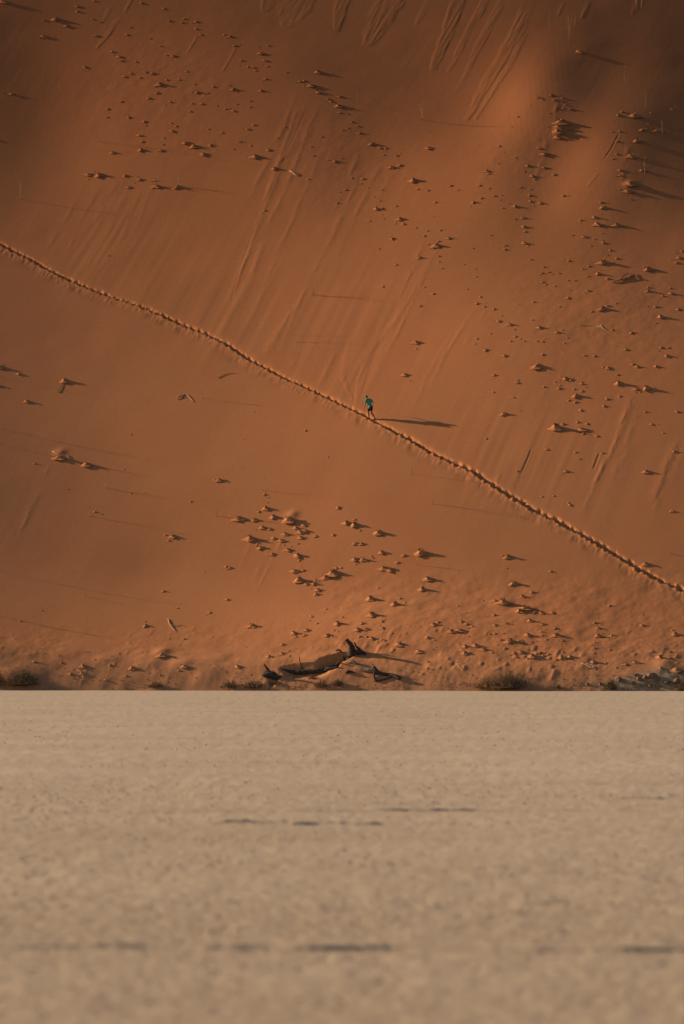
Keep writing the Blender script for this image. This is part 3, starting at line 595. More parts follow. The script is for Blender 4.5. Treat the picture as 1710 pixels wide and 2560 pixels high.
ZC = ['at the far left', 'left of the middle', 'in the middle', 'right of the middle', 'at the far right']
def zone(px, py):
    """where on the slope a tussock lies, in words one can find"""
    t = np.interp(px, TX, [q[1] for q in TRAIL])
    if py > 1590 and px < 560: return 'on the dune foot left of the stump'
    if py > 1590 and px < 1130: return 'around the dead stump at the dune foot'
    if py > 1590: return 'on the dune foot above the big grey bush' if px < 1450 else 'by the grey silt bank at the dune foot'
    if py > t:
        if px < 340 and py < 1250: return 'below the footprints near the left edge'
        if px < 560: return 'on the smooth lower left slope'
        if px < 840 and py < 1450: return 'in the dense patch left of middle'
        if px < 1100 and py < 1470: return 'straight below the green-shirted walker'
        if px < 1130: return 'on the slope just above the dead stump'
        if px < 1420 and py < 1545: return 'in the patch above the big grey bush'
        if px < 1420: return 'in the row low above the big grey bush'
        return 'under the right end of the footprints'
    if px < 130: return 'in the shade at the upper left edge'
    if px < 330 and py < 380: return 'on the top left slope beside the bright swell'
    if px < 570 and py < 100: return 'near the top left slide scars'
    if px < 450 and py < 400: return 'in the upper left scatter, left half'
    if px < 570 and py < 400: return 'in the upper left scatter, right half'
    if px < 500 and py < 520: return 'in the short row with long shadows upper left'
    if px < 690 and py < 300: return 'on the upper slope right of the slide scars'
    if px < 800 and py < 440: return 'on the upper slope beside the long slide streaks'
    if px < 960 and py < 400: return 'at the head of the long streaks'
    if px < 960 and py < 640: return 'between the two long slide streaks'
    if px < 1140 and py < 480: return 'in the hollow under the big slide lobes'
    if px < 1180 and py < 700: return 'around the head of the streak above the walker'
    if px < 1200: return 'on the bare slope around the walker'
    if px < 1460 and py < 260: return 'on the shaded ridge at the upper right'
    if px < 1460 and py < 400: return 'on the dark knob of the upper right ridge'
    if px < 1320 and py < 640: return 'on the bright swell, upper right'
    if px < 1480 and py < 640: return 'in the line down the upper right ridge'
    if py < 480: return 'on the second ridge, right edge'
    if py < 640: return 'under the second ridge, right edge'
    if px < 1380 and py < 800: return 'in the faint scatter right of the walker'
    if px < 1540 and py < 800: return 'around the dark twisted branch on the right'
    if py < 800: return 'right of the dark twisted branch'
    if px < 1400 and py < 960: return 'around the broad dark tussock right of the walker'
    if py < 960: return 'near the right edge above the footprints'
    if px < 1400: return 'just below the broad dark tussock'
    return 'just above the right hand footprints'
ORD = ['', 'second', 'third', 'fourth', 'fifth', 'sixth', 'seventh', 'eighth', 'ninth', 'tenth', 'eleventh', 'twelfth', 'thirteenth', 'fourteenth', 'fifteenth', 'sixteenth', 'seventeenth', 'eighteenth', 'nineteenth', 'twentieth']
IND = MOUNDS[:292]; REST = MOUNDS[292:]
byzone = {}
for q in IND: byzone.setdefault(zone(q[0], q[1]), []).append(q)
LABEL = {}
for z, L in byzone.items():
    L.sort(key=lambda q: q[0]); big = max(L, key=lambda q: q[2])
    for k, q in enumerate(L):
        if len(L) == 1: s = 'lone sand-caked tussock ' + z
        elif q is big and sum(1 for r in L if r[2] > .93 * q[2]) == 1: s = 'biggest sand-caked tussock ' + z
        elif k == 0: s = 'leftmost sand tussock ' + z
        elif k == len(L) - 1: s = 'rightmost sand tussock ' + z
        elif k <= len(L) // 2: s = f'{ORD[k]} sand tussock from the left ' + z
        else: s = f'{ORD[len(L) - 1 - k]} sand tussock from the right ' + z
        LABEL[q] = s
def mound_frame(px, py, size, rg):
    p, n = spot(px - .12 * size, py + .10 * size)
    up = (n * .62 + Vector((0, 0, 1)) * .38).normalized()
    q = Vector((0, 0, 1)).rotation_difference(up) @ Quaternion((0, 0, 1), rg.uniform(0, 6.28))
    dist = p.y; r = size * (.68 if py > 900 or size > 17 else .57) * dist / FPX
    hf = rg.uniform(.24, .48) * (.75 if py < 500 else 1) * (1.3 if size > 16 else 1)
    return p - up * (.02 * r), q, r, hf
rg = random.Random(77)
for i, q in enumerate(IND):
    px, py, size = q
    p, rot, r, hf = mound_frame(px, py, size, rg)
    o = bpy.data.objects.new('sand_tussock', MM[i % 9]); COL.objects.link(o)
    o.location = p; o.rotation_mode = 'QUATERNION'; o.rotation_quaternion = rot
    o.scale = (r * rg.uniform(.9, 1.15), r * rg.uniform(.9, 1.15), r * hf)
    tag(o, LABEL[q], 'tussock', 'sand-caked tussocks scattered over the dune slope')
    if size > 14.5 or i < 170:
        c = bpy.data.objects.new('dry_grass', TM[i % 6]); COL.objects.link(c); c.parent = o; c['kind'] = 'stuff'
SAT = []
for (px, py, size) in MOUNDS[:430]:                             # crumbs and half buried lumps round each tussock
    for _ in range(rg.choice((0, 0, 1, 1, 2))):
        a = rg.uniform(0, 6.28); k = rg.uniform(.45, 1.3) * size; SAT.append((px + math.cos(a) * k * 1.3, py + math.sin(a) * k * .8 + .2 * size, size * rg.uniform(.22, .5)))
V, F, CC = [], [], []
for i, q in enumerate(REST + SAT):
    p, rot, r, hf = mound_frame(*q, rg); v, f = MV[i % 9]; b = len(V); CC += CV[i % 9]
    for a in v:
        w = rot @ Vector((a[0] * r, a[1] * r, a[2] * r * hf)); V.append(p + w)
    F += [tuple(b + k for k in t) for t in f]
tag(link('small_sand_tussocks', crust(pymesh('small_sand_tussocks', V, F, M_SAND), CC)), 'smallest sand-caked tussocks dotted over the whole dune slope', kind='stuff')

# ------------------------------------------------------------------ tubes (wood, stalks, twigs)
def tube(pts, rad, seg=7, seed=0, rough=.12):
    rg = random.Random(seed); V = []; F = []; n = len(pts); pts = [Vector(p) for p in pts]
    for i, p in enumerate(pts):
        t = (pts[min(i + 1, n - 1)] - pts[max(i - 1, 0)]).normalized()
        a = t.cross(Vector((0, 0, 1)) if abs(t.z) < .9 else Vector((1, 0, 0))).normalized(); b = t.cross(a)
        for j in range(seg):
            th = 2 * math.pi * j / seg; r = rad[i] * (1 + rg.gauss(0, rough)); V.append(p + a * r * math.cos(th) + b * r * math.sin(th))
    for i in range(n - 1):
        for j in range(seg):
            k = (j + 1) % seg; F.append((i * seg + j, i * seg + k, (i + 1) * seg + k, (i + 1) * seg + j))
    F.append(tuple(range(seg))[::-1]); F.append(tuple((n - 1) * seg + j for j in range(seg)))
    return V, F
def curve_pts(pts, n):
    P = [Vector(p) for p in pts]; out = []
    for i in range(n):
        t = i / (n - 1) * (len(P) - 1); k = min(int(t), len(P) - 2); f = t - k
        p0, p1, p2, p3 = P[max(k - 1, 0)], P[k], P[k + 1], P[min(k + 2, len(P) - 1)]
        out.append(.5 * (2 * p1 + (p2 - p0) * f + (2 * p0 - 5 * p1 + 4 * p2 - p3) * f * f + (3 * p1 - p0 - 3 * p2 + p3) * f ** 3))
    return out
def lerp_r(rs, n): return list(np.interp(np.linspace(0, 1, n), np.linspace(0, 1, len(rs)), rs))
def stick(name, pts, rs, m, parent, n=14, seg=7, seed=0, rough=.12):
    v, f = tube(curve_pts(pts, n), lerp_r(rs, n), seg, seed, rough)
    return link(name, pymesh(name, v, f, m), None, parent)
def image_pts(root, lst, base):
    """points given as photograph pixels plus metres towards the camera, standing in the plane through the base point"""
    out = []
    for (px, py, dy) in lst:
        d = pix_dir(px, py); y = base.y - dy; s = y / d.y
        out.append(Vector((0, 0, CAM_H)) + d * s - root)
    return out

def ground_pts(root, lst):
    """points lying on the sand: photograph pixel of the ground below, and height above it in metres"""
    out = []
    for (px, py, h) in lst:
        p, n = spot(px, py); out.append(p + Vector((0, 0, h)) - root)
    return out
# the dead tree at the foot
b0, _ = spot(885, 1634)
tree = empty('dead_tree', b0)
tag(tree, 'dark dead tree half buried at the dune foot with a forked stump', 'dead tree')
stick('stump', image_pts(b0, [(882, 1640, 0), (880, 1625, 0), (877, 1612, .05), (869, 1602, .1), (867, 1598, .1)], b0), [.34, .24, .15, .10, .12], M_WOOD, tree, 20, 10, 1, .15)
stick('branch', image_pts(b0, [(909, 1634, -.05), (899, 1624, -.1), (890, 1615, -.1), (885, 1605, -.1)], b0), [.13, .09, .06, .03], M_WOOD, tree, 12, 7, 2)
stick('root', ground_pts(b0, [(882, 1637, .08), (862, 1635, .10), (850, 1632, .10), (839, 1632, .06)]), [.14, .09, .06, .04], M_WOOD, tree, 12, 7, 3)
stick('branch', ground_pts(b0, [(886, 1637, .12), (901, 1635, .16), (914, 1637, .04)]), [.16, .14, .08], M_WOOD, tree, 10, 7, 4)
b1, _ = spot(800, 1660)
trunk = empty('fallen_trunk', b1)  # dark wood that partly stands in for the shade of the hollow
tag(trunk, 'long dark fallen trunk filling the shaded hollow left of the forked stump', 'fallen trunk')
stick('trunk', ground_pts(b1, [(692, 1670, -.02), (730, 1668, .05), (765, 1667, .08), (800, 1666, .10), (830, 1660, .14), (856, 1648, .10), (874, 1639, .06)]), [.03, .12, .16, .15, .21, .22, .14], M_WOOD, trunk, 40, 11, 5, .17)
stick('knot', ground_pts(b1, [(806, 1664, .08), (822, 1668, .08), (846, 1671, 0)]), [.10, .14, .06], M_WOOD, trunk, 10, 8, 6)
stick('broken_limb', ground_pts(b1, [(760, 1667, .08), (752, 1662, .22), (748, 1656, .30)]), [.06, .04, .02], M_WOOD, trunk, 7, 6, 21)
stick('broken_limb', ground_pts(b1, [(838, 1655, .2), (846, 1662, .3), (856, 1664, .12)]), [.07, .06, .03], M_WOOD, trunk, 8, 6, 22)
b2, _ = spot(682, 1685)
st = empty('dead_stump', b2)
tag(st, 'low dark stump with one upright prong left of the fallen trunk', 'stump')
stick('stump', ground_pts(b2, [(654, 1690, 0), (666, 1688, .08), (682, 1688, .12), (696, 1689, .05), (705, 1690, 0)]), [.05, .20, .25, .14, .04], M_WOOD, st, 18, 9, 7)
stick('prong', image_pts(b2, [(673, 1680, 0), (667, 1670, 0), (660, 1661, 0)], b2), [.09, .07, .045], M_WOOD, st, 8, 7, 8)
b3, _ = spot(940, 1685)
lg = empty('driftwood_log', b3)
tag(lg, 'grey weathered log with forked dark branches below the forked stump', 'driftwood')
stick('log', ground_pts(b3, [(888, 1672, .05), (905, 1677, .08), (922, 1680, .10), (940, 1681, .14)]), [.08, .13, .14, .12], M_GREYW, lg, 16, 9, 9)
stick('branch', ground_pts(b3, [(934, 1680, .25), (944, 1685, .14), (958, 1687, .08), (974, 1690, .08), (990, 1696, .10), (999, 1700, .06)]), [.15, .11, .09, .10, .11, .12], M_WOOD, lg, 20, 8, 10)
stick('branch', ground_pts(b3, [(937, 1681, .16), (935, 1692, .1), (938, 1703, .06)]), [.08, .06, .06], M_WOOD, lg, 10, 7, 11)
stick('branch', ground_pts(b3, [(938, 1703, .06), (952, 1701, .06), (968, 1698, .05), (980, 1693, .05)]), [.07, .06, .05, .05], M_WOOD, lg, 12, 7, 12)
stick('snag', image_pts(b3, [(936, 1674, -.1), (934, 1664, -.2), (929, 1660, -.2)], b3), [.07, .04, .02], M_GREYW, lg, 8, 6, 13)
b4, _ = spot(880, 1657)
ck = empty('driftwood_chunk', b4)
tag(ck, 'short pale wood chunk with a dark shadow between trunk and grey log', 'driftwood')
stick('chunk', ground_pts(b4, [(871, 1660, 0), (879, 1660, .08), (887, 1662, .08), (896, 1664, 0)]), [.05, .12, .10, .04], M_GREYW, ck, 10, 7, 14)
b5, _ = spot(875, 1680)
ck = empty('driftwood_chunk', b5)
tag(ck, 'small dark wood chunk left of the grey forked log', 'driftwood')
stick('chunk', ground_pts(b5, [(865, 1685, 0), (871, 1683, .08), (881, 1682, .03), (889, 1684, 0)]), [.06, .10, .05, .03], M_WOOD, ck, 10, 7, 15)

# pale twigs lying on the sand
TWIGS = [([[(442, 993), (462, 985), (475, 996), (484, 1006)], [(462, 985), (450, 996)]], .016, M_TWIG, 'forked pale twig on the smooth slope below the footprints'),
 ([[(444, 1000), (455, 995), (463, 991)]], .014, M_WOOD, 'short dark twig beside the forked pale twig'),
 ([[(545, 946), (558, 938), (572, 934), (590, 934)]], .014, M_DARKG, 'thin curved twig just below the footprints left of the walker'),
 ([[(420, 1548), (426, 1566), (438, 1578)], [(426, 1566), (440, 1564), (456, 1562)]], .02, M_TWIG, 'bleached forked stick on the lower left slope'),
 ([[(131, 1129), (150, 1140), (165, 1138), (175, 1150)]], .016, M_TWIG, 'pale twig lying across the large tussock near the left edge'),
 ([[(210, 1630), (225, 1629), (237, 1632)]], .014, M_TWIG, 'pale twig above the dark bush at the lower left'),
 ([[(193, 1676), (203, 1682), (208, 1690)]], .018, M_TWIG, 'short pale twig on the rough foot right of the dark bush'),
 ([[(532, 1666), (542, 1670), (550, 1674)]], .014, M_TWIG, 'pale twig on the dune foot left of the small stump'),
 ([[(358, 1677), (366, 1679), (374, 1684)]], .014, M_TWIG, 'tiny pale twig on the rough foot below the big lower left tussock'),
 ([[(1453, 1660), (1470, 1666), (1485, 1673)], [(1466, 1660), (1480, 1664), (1487, 1675)]], .02, M_TWIG, 'pale forked stick on the dune foot above the small round bush'),
 ([[(1493, 815), (1506, 821), (1518, 825)], [(1500, 812), (1512, 824)]], .014, M_TWIG, 'pale crossed twigs below the dark twisted branch'),
 ([[(1450, 814), (1465, 814), (1482, 815)]], .012, M_DARKG, 'thin dark twig left of the pale crossed twigs'),
 ([[(1532, 708), (1550, 702), (1567, 698), (1582, 692), (1585, 684)], [(1550, 702), (1560, 690), (1572, 684)]], .03, M_WOOD, 'dark twisted branch lying on the right hand slope'),
 ([[(724, 429), (731, 433), (740, 440)]], .03, M_TWIG, 'white stick lying at the top of the long slide streaks'),
 ([[(1140, 1660), (1148, 1668), (1155, 1676)]], .012, M_TWIG, 'thin pale twig on the dune foot left of the big grey bush'),
 ([[(1650, 1672), (1656, 1680), (1664, 1685)]], .02, M_WOOD, 'small dark twig on the sand above the grey silt bank'),
 ([[(1625, 1712), (1632, 1711), (1640, 1713)]], .02, M_TWIG, 'bleached stick lying on the grey silt bank'),
 ([[(146, 982), (150, 972), (158, 955)]], .014, M_WOOD, 'dark stick below the tussock near the left edge')]
for k, (lines, r, m, lab) in enumerate(TWIGS):
    c, _ = spot(*lines[0][0]); o = empty('twig', c); tag(o, lab, 'twig')
    for j, ln in enumerate(lines):
        pts = []
        for i, q in enumerate(ln):
            p, n = spot(*q); pts.append(p + n * (r * (1.2 + (1.0 if r > .018 else .6) * math.sin(math.pi * i / max(1, len(ln) - 1)))) - c)
        stick('stem' if j == 0 else 'fork', pts, [r, r * .9, r * .6], m, o, 9, 5, 50 + k)

# tall dry stalks, each throwing a long thin shadow
STALKS = [(1372, 70, 34, 1, 'single tall dry stalk at the upper right top, left of its neighbours'), (1424, 100, 60, 4, 'tall wispy dry grass in the shade at the upper right top'), (1436, 70, 26, 2, 'short dry stalk beside the wispy grass at the upper right top'),
 (1560, 210, 45, 1, 'single thin stalk in the dark shade near the right edge'), (1614, 272, 40, 1, 'faint stalk above the shaded second ridge on the right'), (1655, 335, 32, 2, 'thin stalk behind the tussock with a long shadow near the right edge'),
 (1055, 300, 46, 7, 'fan shaped dry grass tuft in the hollow under the slide lobes'), (894, 255, 22, 2, 'small dry stalk right of the head of the slide streaks'), (251, 356, 42, 3, 'pair of thin pale stalks on the bright upper left swell'),
 (229, 372, 30, 1, 'faint single stalk left of the pale pair upper left'), (536, 397, 30, 1, 'thin stalk right of the three-tussock row upper left'), (52, 497, 46, 4, 'dry grass tuft near the left edge above the footprints'),
 (783, 738, 42, 8, 'pale upright grass tuft above the footprints, middle of the slope'), (738, 838, 34, 1, 'thin straight stalk beside the bent dry one above the footprints'), (740, 855, 34, 2, 'bent dry stalk just above the footprints left of the walker'),
 (838, 857, 42, 1, 'lone stalk above the footprints just left of the walker'), (1355, 474, 26, 1, 'thin stalk in the line down the upper right ridge'), (655, 1226, 34, 2, 'curved pale stalk on the slope above the dense tussock patch'),
 (1028, 1185, 40, 2, 'thin stalk just below the footprints right of the walker'), (1080, 1260, 50, 4, 'branched dry stalk below the footprints right of the walker'), (1073, 994, 0, 0, ''), (505, 996, 32, 3, 'thin stalk right of the forked pale twig'),
 (263, 1220, 30, 3, 'small pale stalk on the smooth lower left slope, with a long bent shadow'), (224, 1289, 36, 3, 'thin pale stalk under the small pale one on the lower left slope'), (540, 1290, 38, 5, 'feathery dry grass left of the dense tussock patch'),
 (1042, 1412, 26, 4, 'looped dry grass under the tussock with the long shadow'), (1677, 1385, 26, 3, 'small dry tuft right of the footprints near the right edge'), (1612, 440, 36, 4, 'arched dry grass beside the shaded tussock near the right edge'),
 (448, 465, 24, 8, 'bristly pale grass at the right end of the short row upper left'), (393, 465, 22, 7, 'bristly grass on the tussock in the short row upper left'), (650, 160, 0, 0, ''),
 (1603, 20, 40, 5, 'dry grass clump at the top edge near the right corner'), (1590, 25, 34, 3, 'dry stalks left of the clump at the top edge near the right corner'),
 (-30, 935, 40, 2, 'tall dry stalk just beyond the left edge, level with the walker'), (-45, 1060, 55, 4, 'dry stalk clump beyond the left edge, upper of a pair'), (-60, 1095, 50, 5, 'dry stalk clump beyond the left edge, lower of a pair'), (-25, 1422, 75, 2, 'tallest dry stalk beyond the left edge, throwing the long shadow low on the slope'), (-90, 1520, 60, 3, 'dry stalk beyond the left edge nearest the dune foot'), (212, 1492, 18, 2, 'low dry sprig with a curved shadow on the lower left slope'), (98, 1564, 14, 2, 'low dry sprig near the dune foot at the left')]
for k, (px, py, hp, nb, lab) in enumerate(STALKS):
    if not nb: continue
    p, n = spot(px, py); H = hp * p.y / FPX * 1.12; rg = random.Random(900 + k)
    o = empty('dry_stalk', p); tag(o, lab, 'grass stalk', 'tall dry stalks on the dune slope')
    for j in range(nb):
        a = rg.uniform(0, 6.28); ln = rg.uniform(.02, .10 + .035 * nb) * H; L = H * rg.uniform(.75, 1.05) if j else H
        if 'bent' in lab or 'curved' in lab: ln = .35 * H
        pts = [(rg.gauss(0, .02), rg.gauss(0, .02), -.05), (math.cos(a) * ln * .25, math.sin(a) * ln * .25, L * .4), (math.cos(a) * ln * .6, math.sin(a) * ln * .6, L * .75), (math.cos(a) * ln, math.sin(a) * ln, L)]
        r = .008 if nb < 4 else .006
        bl = link('blade', pymesh('blade', *tube(curve_pts(pts, 7), lerp_r([r, r * .9, r * .5], 7), 4, k, .05), M_STRAW), None, o)
        if nb > 2 and j < 4:
            i = Vector(pts[2]); e = i + Vector((rg.gauss(0, .12), rg.gauss(0, .12), rg.uniform(.08, .2))) * H * .8
            link('sprig', pymesh('sprig', *tube([i, i.lerp(e, .5) + Vector((0, 0, .02)), e], [r * .6, r * .5, r * .3], 3, k, .05), M_STRAW), None, bl)

# ------------------------------------------------------------------ scrub at the foot
def bush(px0, px1, py0, py1, lab, seed, dens=520, leafy=.4, m=None, name='scrub_bush'):
    p, n = spot((px0 + px1) / 2, py1 - 6); w = (px1 - px0) * p.y / FPX / 2; h = (py1 - py0) * p.y / FPX * 1.05
    rg = random.Random(seed); o = empty(name, p); tag(o, lab, 'bush', 'scrub along the dune foot')
    v, f, lv, lf = [], [], [], []
    stems = []
    for k in range(dens):
        a = rg.uniform(0, 6.28); e = 1.35 * rg.random() ** 1.5; L = rg.uniform(.4, 1.0)
        b = Vector((rg.gauss(0, .38) * w, rg.gauss(0, .28) * w, -.04)); L *= max(.25, 1 - .55 * abs(b.x / w) ** 1.3)
        dr = Vector((math.cos(a) * math.cos(e) * w * .62, math.sin(a) * math.cos(e) * w * .5, math.sin(e) * h)) * L
        mid = b + dr * .5 + Vector((rg.gauss(0, .05), rg.gauss(0, .05), rg.gauss(.04, .05))) * h
        r = rg.uniform(.006, .013)
        vv, ff = tube([b, mid, b + dr], [r * 1.3, r, r * .4], 3, seed + k, .05); c = len(v); v += vv; f += [tuple(c + q for q in t) for t in ff]
        for _ in range(6):
            t = rg.uniform(.35, 1.05); q = b + dr * t + Vector((rg.gauss(0, .06), rg.gauss(0, .06), rg.gauss(0, .06))) * max(h, .25)
            if rg.random() < leafy:
                s = rg.uniform(.025, .055); u1 = Vector((rg.gauss(0, 1), rg.gauss(0, 1), rg.gauss(0, 1))).normalized() * s; u2 = Vector((rg.gauss(0, 1), rg.gauss(0, 1), rg.gauss(0, 1))).normalized() * s * .6
                c = len(lv); lv += [q - u1, q + u2, q + u1, q - u2]; lf.append((c, c + 1, c + 2, c + 3))
            else:
                e2 = q + Vector((rg.gauss(0, .1), rg.gauss(0, .1), rg.uniform(0, .16))) * max(h, .3); d2 = Vector((.005, 0, .004))
                c = len(v); v += [q - d2, q + d2, e2]; f.append((c, c + 1, c + 2))
    tag(link('twigs', pymesh('twigs', v, f, m or M_BUSH, False), None, o), kind='stuff')
    if lv: tag(link('leaves', pymesh('leaves', lv, lf, M_LEAF, False), None, o), kind='stuff')
    return o
bush(1216, 1322, 1676, 1727, 'big grey-brown bush at the pan edge right of the logs', 1, 620, .5)
bush(1180, 1240, 1696, 1726, 'low straw-coloured scrub on the left side of the big grey bush', 2, 160, .15, M_STRAW)
bush(-30, 14, 1662, 1716, 'dark bush cut by the left edge at the dune foot', 3, 330, .6)
bush(14, 100, 1672, 1718, 'wide dark bush with a long shadow at the lower left', 4, 720, .75)
bush(370, 412, 1706, 1721, 'small low bush on the pan edge below the lower left tussocks', 5, 150, .5)
bush(548, 600, 1700, 1723, 'left patch of low dry scrub at the pan edge under the small stump', 6, 160, .3)
bush(602, 662, 1702, 1723, 'darker low scrub at the pan edge under the small stump', 7, 200, .5)
bush(664, 716, 1695, 1707, 'thin scrub just under the small stump with the prong', 8, 140, .4)
bush(780, 826, 1703, 1720, 'low dark scrub at the pan edge under the fallen trunk', 9, 160, .5)
bush(826, 862, 1698, 1718, 'low dark scrub at the pan edge between trunk and grey log', 10, 150, .5)
bush(1512, 1541, 1703, 1728, 'small round olive bush on the pan edge at the right', 11, 240, .8)
bush(1692, 1722, 1700, 1730, 'dark bush cut by the right edge at the pan', 12, 220, .6)
bush(770, 795, 1680, 1696, 'sparse twiggy scrub in the sand under the fallen trunk', 13, 50, .2)
bush(1388, 1404, 1712, 1727, 'tiny scrub at the end of the shadow of the big grey bush', 14, 60, .3)

# mud clods and litter on the silt bank at the right
def clod_mesh(seed):
    rg = random.Random(seed); bm = bmesh.new(); bmesh.ops.create_icosphere(bm, subdivisions=2, radius=1)
    for v in bm.verts:
        v.co *= rg.uniform(.72, 1.18)
        if v.co.z < -.3: v.co.z = -.3
    me = bpy.data.meshes.new('mud_clod'); bm.to_mesh(me); bm.free(); me.materials.append(M_CLOD); return me
CM = [clod_mesh(k) for k in range(4)]
CL = [(1628, 1688, 30, 14, 'largest dark mud clod on top of the grey silt bank'), (1645, 1699, 16, 9, 'small dark mud clod right of the largest one on the silt bank'), (1612, 1694, 14, 10, 'small clod left of the largest one on the silt bank'),
 (1690, 1699, 28, 15, 'dark rounded mud clod near the right edge of the silt bank'), (1668, 1705, 18, 8, 'flat clod left of the dark rounded one near the right edge'), (1545, 1696, 22, 9, 'grey clod just right of the small round bush'),
 (1598, 1698, 16, 9, 'grey clod in the middle of the silt bank'), (1583, 1708, 18, 7, 'low flat clod in the middle of the silt bank'), (1625, 1715, 14, 7, 'clod beside the bleached stick on the silt bank'),
 (1650, 1714, 9, 6, 'tiny clod right of the bleached stick'), (1590, 1688, 14, 5, 'thin dark clod on the sand above the silt bank'), (1500, 1710, 10, 5, 'small grey clod left of the small round bush'), (1470, 1712, 14, 5, 'flat grey clod farthest left on the silt strip')]
for k, (px, py, w, h, lab) in enumerate(CL):
    p, n = spot(px, py + h / 2); o = bpy.data.objects.new('mud_clod', CM[k % 4]); COL.objects.link(o); s = p.y / FPX
    o.location = p; o.scale = (w * s / 2, w * s / 2.6, h * s * .75); o.rotation_euler = (.1 * k, .07 * k, k); tag(o, lab, 'mud clod', 'mud clods on the silt bank')
# fine litter of crumbs, stubble and dead stems strewn along the foot
V, F = [], []; rg = random.Random(31)
for k in range(2600):
    px = rg.uniform(-30, 1740); py = 1722 - abs(rg.gauss(0, 26)) if rg.random() < .6 else rg.uniform(1600, 1722)
    if px > 1430 and rg.random() < .5: py = rg.uniform(1688, 1724)
    if noise(np.array([px / 90.]), np.array([py / 22.]), 66)[0] < rg.uniform(-.7, .5): continue
    p, n = spot(px, py); s = rg.uniform(.012, .05); b = len(V)
    if rg.random() < .5:
        for j in range(5): V.append(p + Vector((s * math.cos(j * 1.2566) * rg.uniform(.7, 1.3), s * math.sin(j * 1.2566), -.02)))
        V.append(p + Vector((rg.gauss(0, .01), 0, s * rg.uniform(.5, 1.1)))); F += [(b + j, b + (j + 1) % 5, b + 5) for j in range(5)]
    else:
        e = Vector((rg.gauss(0, 1), rg.gauss(0, 1), abs(rg.gauss(0, .7)))) * s * 2.2; V += [p, p + Vector((.012, 0, .012)), p + e]; F.append((b, b + 1, b + 2))
tag(link('foot_litter', pymesh('foot_litter', V, F, M_DARKG, False)), 'fine crumbs and dead stems strewn along the foot of the dune', kind='stuff')

# ------------------------------------------------------------------ the walker
def solid(name, base, rough=.8): return mat(name, base, (1.08, 1.08, 1.08), 12, .3, rough)
M_SKIN = solid('skin', (.30, .15, .095), .6); M_SHIRT = solid('green_shirt', (.075, .27, .175), .85); M_SHORT = solid('dark_shorts', (.022, .022, .026), .85)
M_HAIR = solid('dark_hair', (.02, .014, .01), .6); M_SHOE = solid('dark_shoe', (.03, .026, .025), .7); M_SOLE = solid('pale_sole', (.35, .32, .28), .7)
W0, _ = hit(930, 1047); W0 = W0 - Vector((0, 0, .07))
walker = empty('person', W0)
tag(walker, 'person in a green shirt and dark shorts walking up the footprint line', 'person')
def skin(name, verts, edges, m, parent, sub=2, root=0):
    me = bpy.data.meshes.new(name); me.from_pydata([v[:3] for v in verts], edges, []); me.materials.append(m)
    o = link(name, me, None, parent)
    md = o.modifiers.new('skin', 'SKIN'); md.use_smooth_shade = True
    for i, v in enumerate(verts):
        r = v[3]; me.skin_vertices[0].data[i].radius = (r, r) if not isinstance(r, tuple) else r
        me.skin_vertices[0].data[i].use_root = (i == root)
    s = o.modifiers.new('sub', 'SUBSURF'); s.levels = sub; s.render_levels = sub
    return o
FW = Vector((-.68, .73, 0)); LF = Vector((-.73, -.68, 0))
# joints: x right, y away, z up (metres, feet at the origin)
J = dict(pelvis=(-.11, .03, .80), waist=(-.13, .06, .95), chest=(-.20, .12, 1.17), neck=(-.28, .20, 1.34), neck2=(-.325, .25, 1.395), head=(-.37, .295, 1.465), crown=(-.395, .315, 1.56),
 shL=(-.375, .05, 1.27), elL=(-.43, .08, 1.0), wrL=(-.49, .17, .75), shR=(-.075, .28, 1.28), elR=(.09, .20, 1.10), wrR=(.02, .42, 1.05),
 hipL=(-.18, -.04, .77), knL=(-.235, .08, .46), anL=(-.20, .10, .10), hipR=(-.05, .09, .77), knR=(-.03, .09, .45), anR=(.19, -.04, .10))
def V3(n): return Vector(J[n])
bv = []; be = []; ix = {}
def add(n, p, r, par=None):
    bv.append((*p, r)); ix[n] = len(bv) - 1
    if par is not None: be.append((ix[par], ix[n]))
add('pelvis', V3('pelvis'), .115); add('waist', V3('waist'), .095, 'pelvis'); add('chest', V3('chest'), .095, 'waist'); add('neck', V3('neck'), .062, 'chest'); add('neck2', V3('neck2'), .056, 'neck')
add('jaw', V3('neck2').lerp(V3('head'), .6) + FW * .025, .072, 'neck2'); add('head', V3('head'), .088, 'jaw'); add('crown', V3('crown') - Vector((0, 0, .02)), .066, 'head')
add('nose', V3('head') + FW * .095 + Vector((0, 0, -.02)), .018, 'head')
for s in 'LR':
    sg = 1 if s == 'L' else -1
    add('sh' + s, V3('sh' + s), .05, 'chest'); add('ua' + s, V3('sh' + s).lerp(V3('el' + s), .5), .048, 'sh' + s); add('el' + s, V3('el' + s), .039, 'ua' + s); add('fa' + s, V3('el' + s).lerp(V3('wr' + s), .4), .038, 'el' + s)
    add('wr' + s, V3('wr' + s), .026, 'fa' + s)
    hd = (V3('wr' + s) - V3('el' + s)).normalized(); add('palm' + s, V3('wr' + s) + hd * .07, .036, 'wr' + s)
    add('hip' + s, V3('hip' + s), .09, 'pelvis'); add('th' + s, V3('hip' + s).lerp(V3('kn' + s), .5), .075, 'hip' + s); add('kn' + s, V3('kn' + s), .06, 'th' + s); add('cf' + s, V3('kn' + s).lerp(V3('an' + s), .35) - FW * .015, .06, 'kn' + s); add('an' + s, V3('an' + s), .034, 'cf' + s)
skin('body', bv, be, M_SKIN, walker)
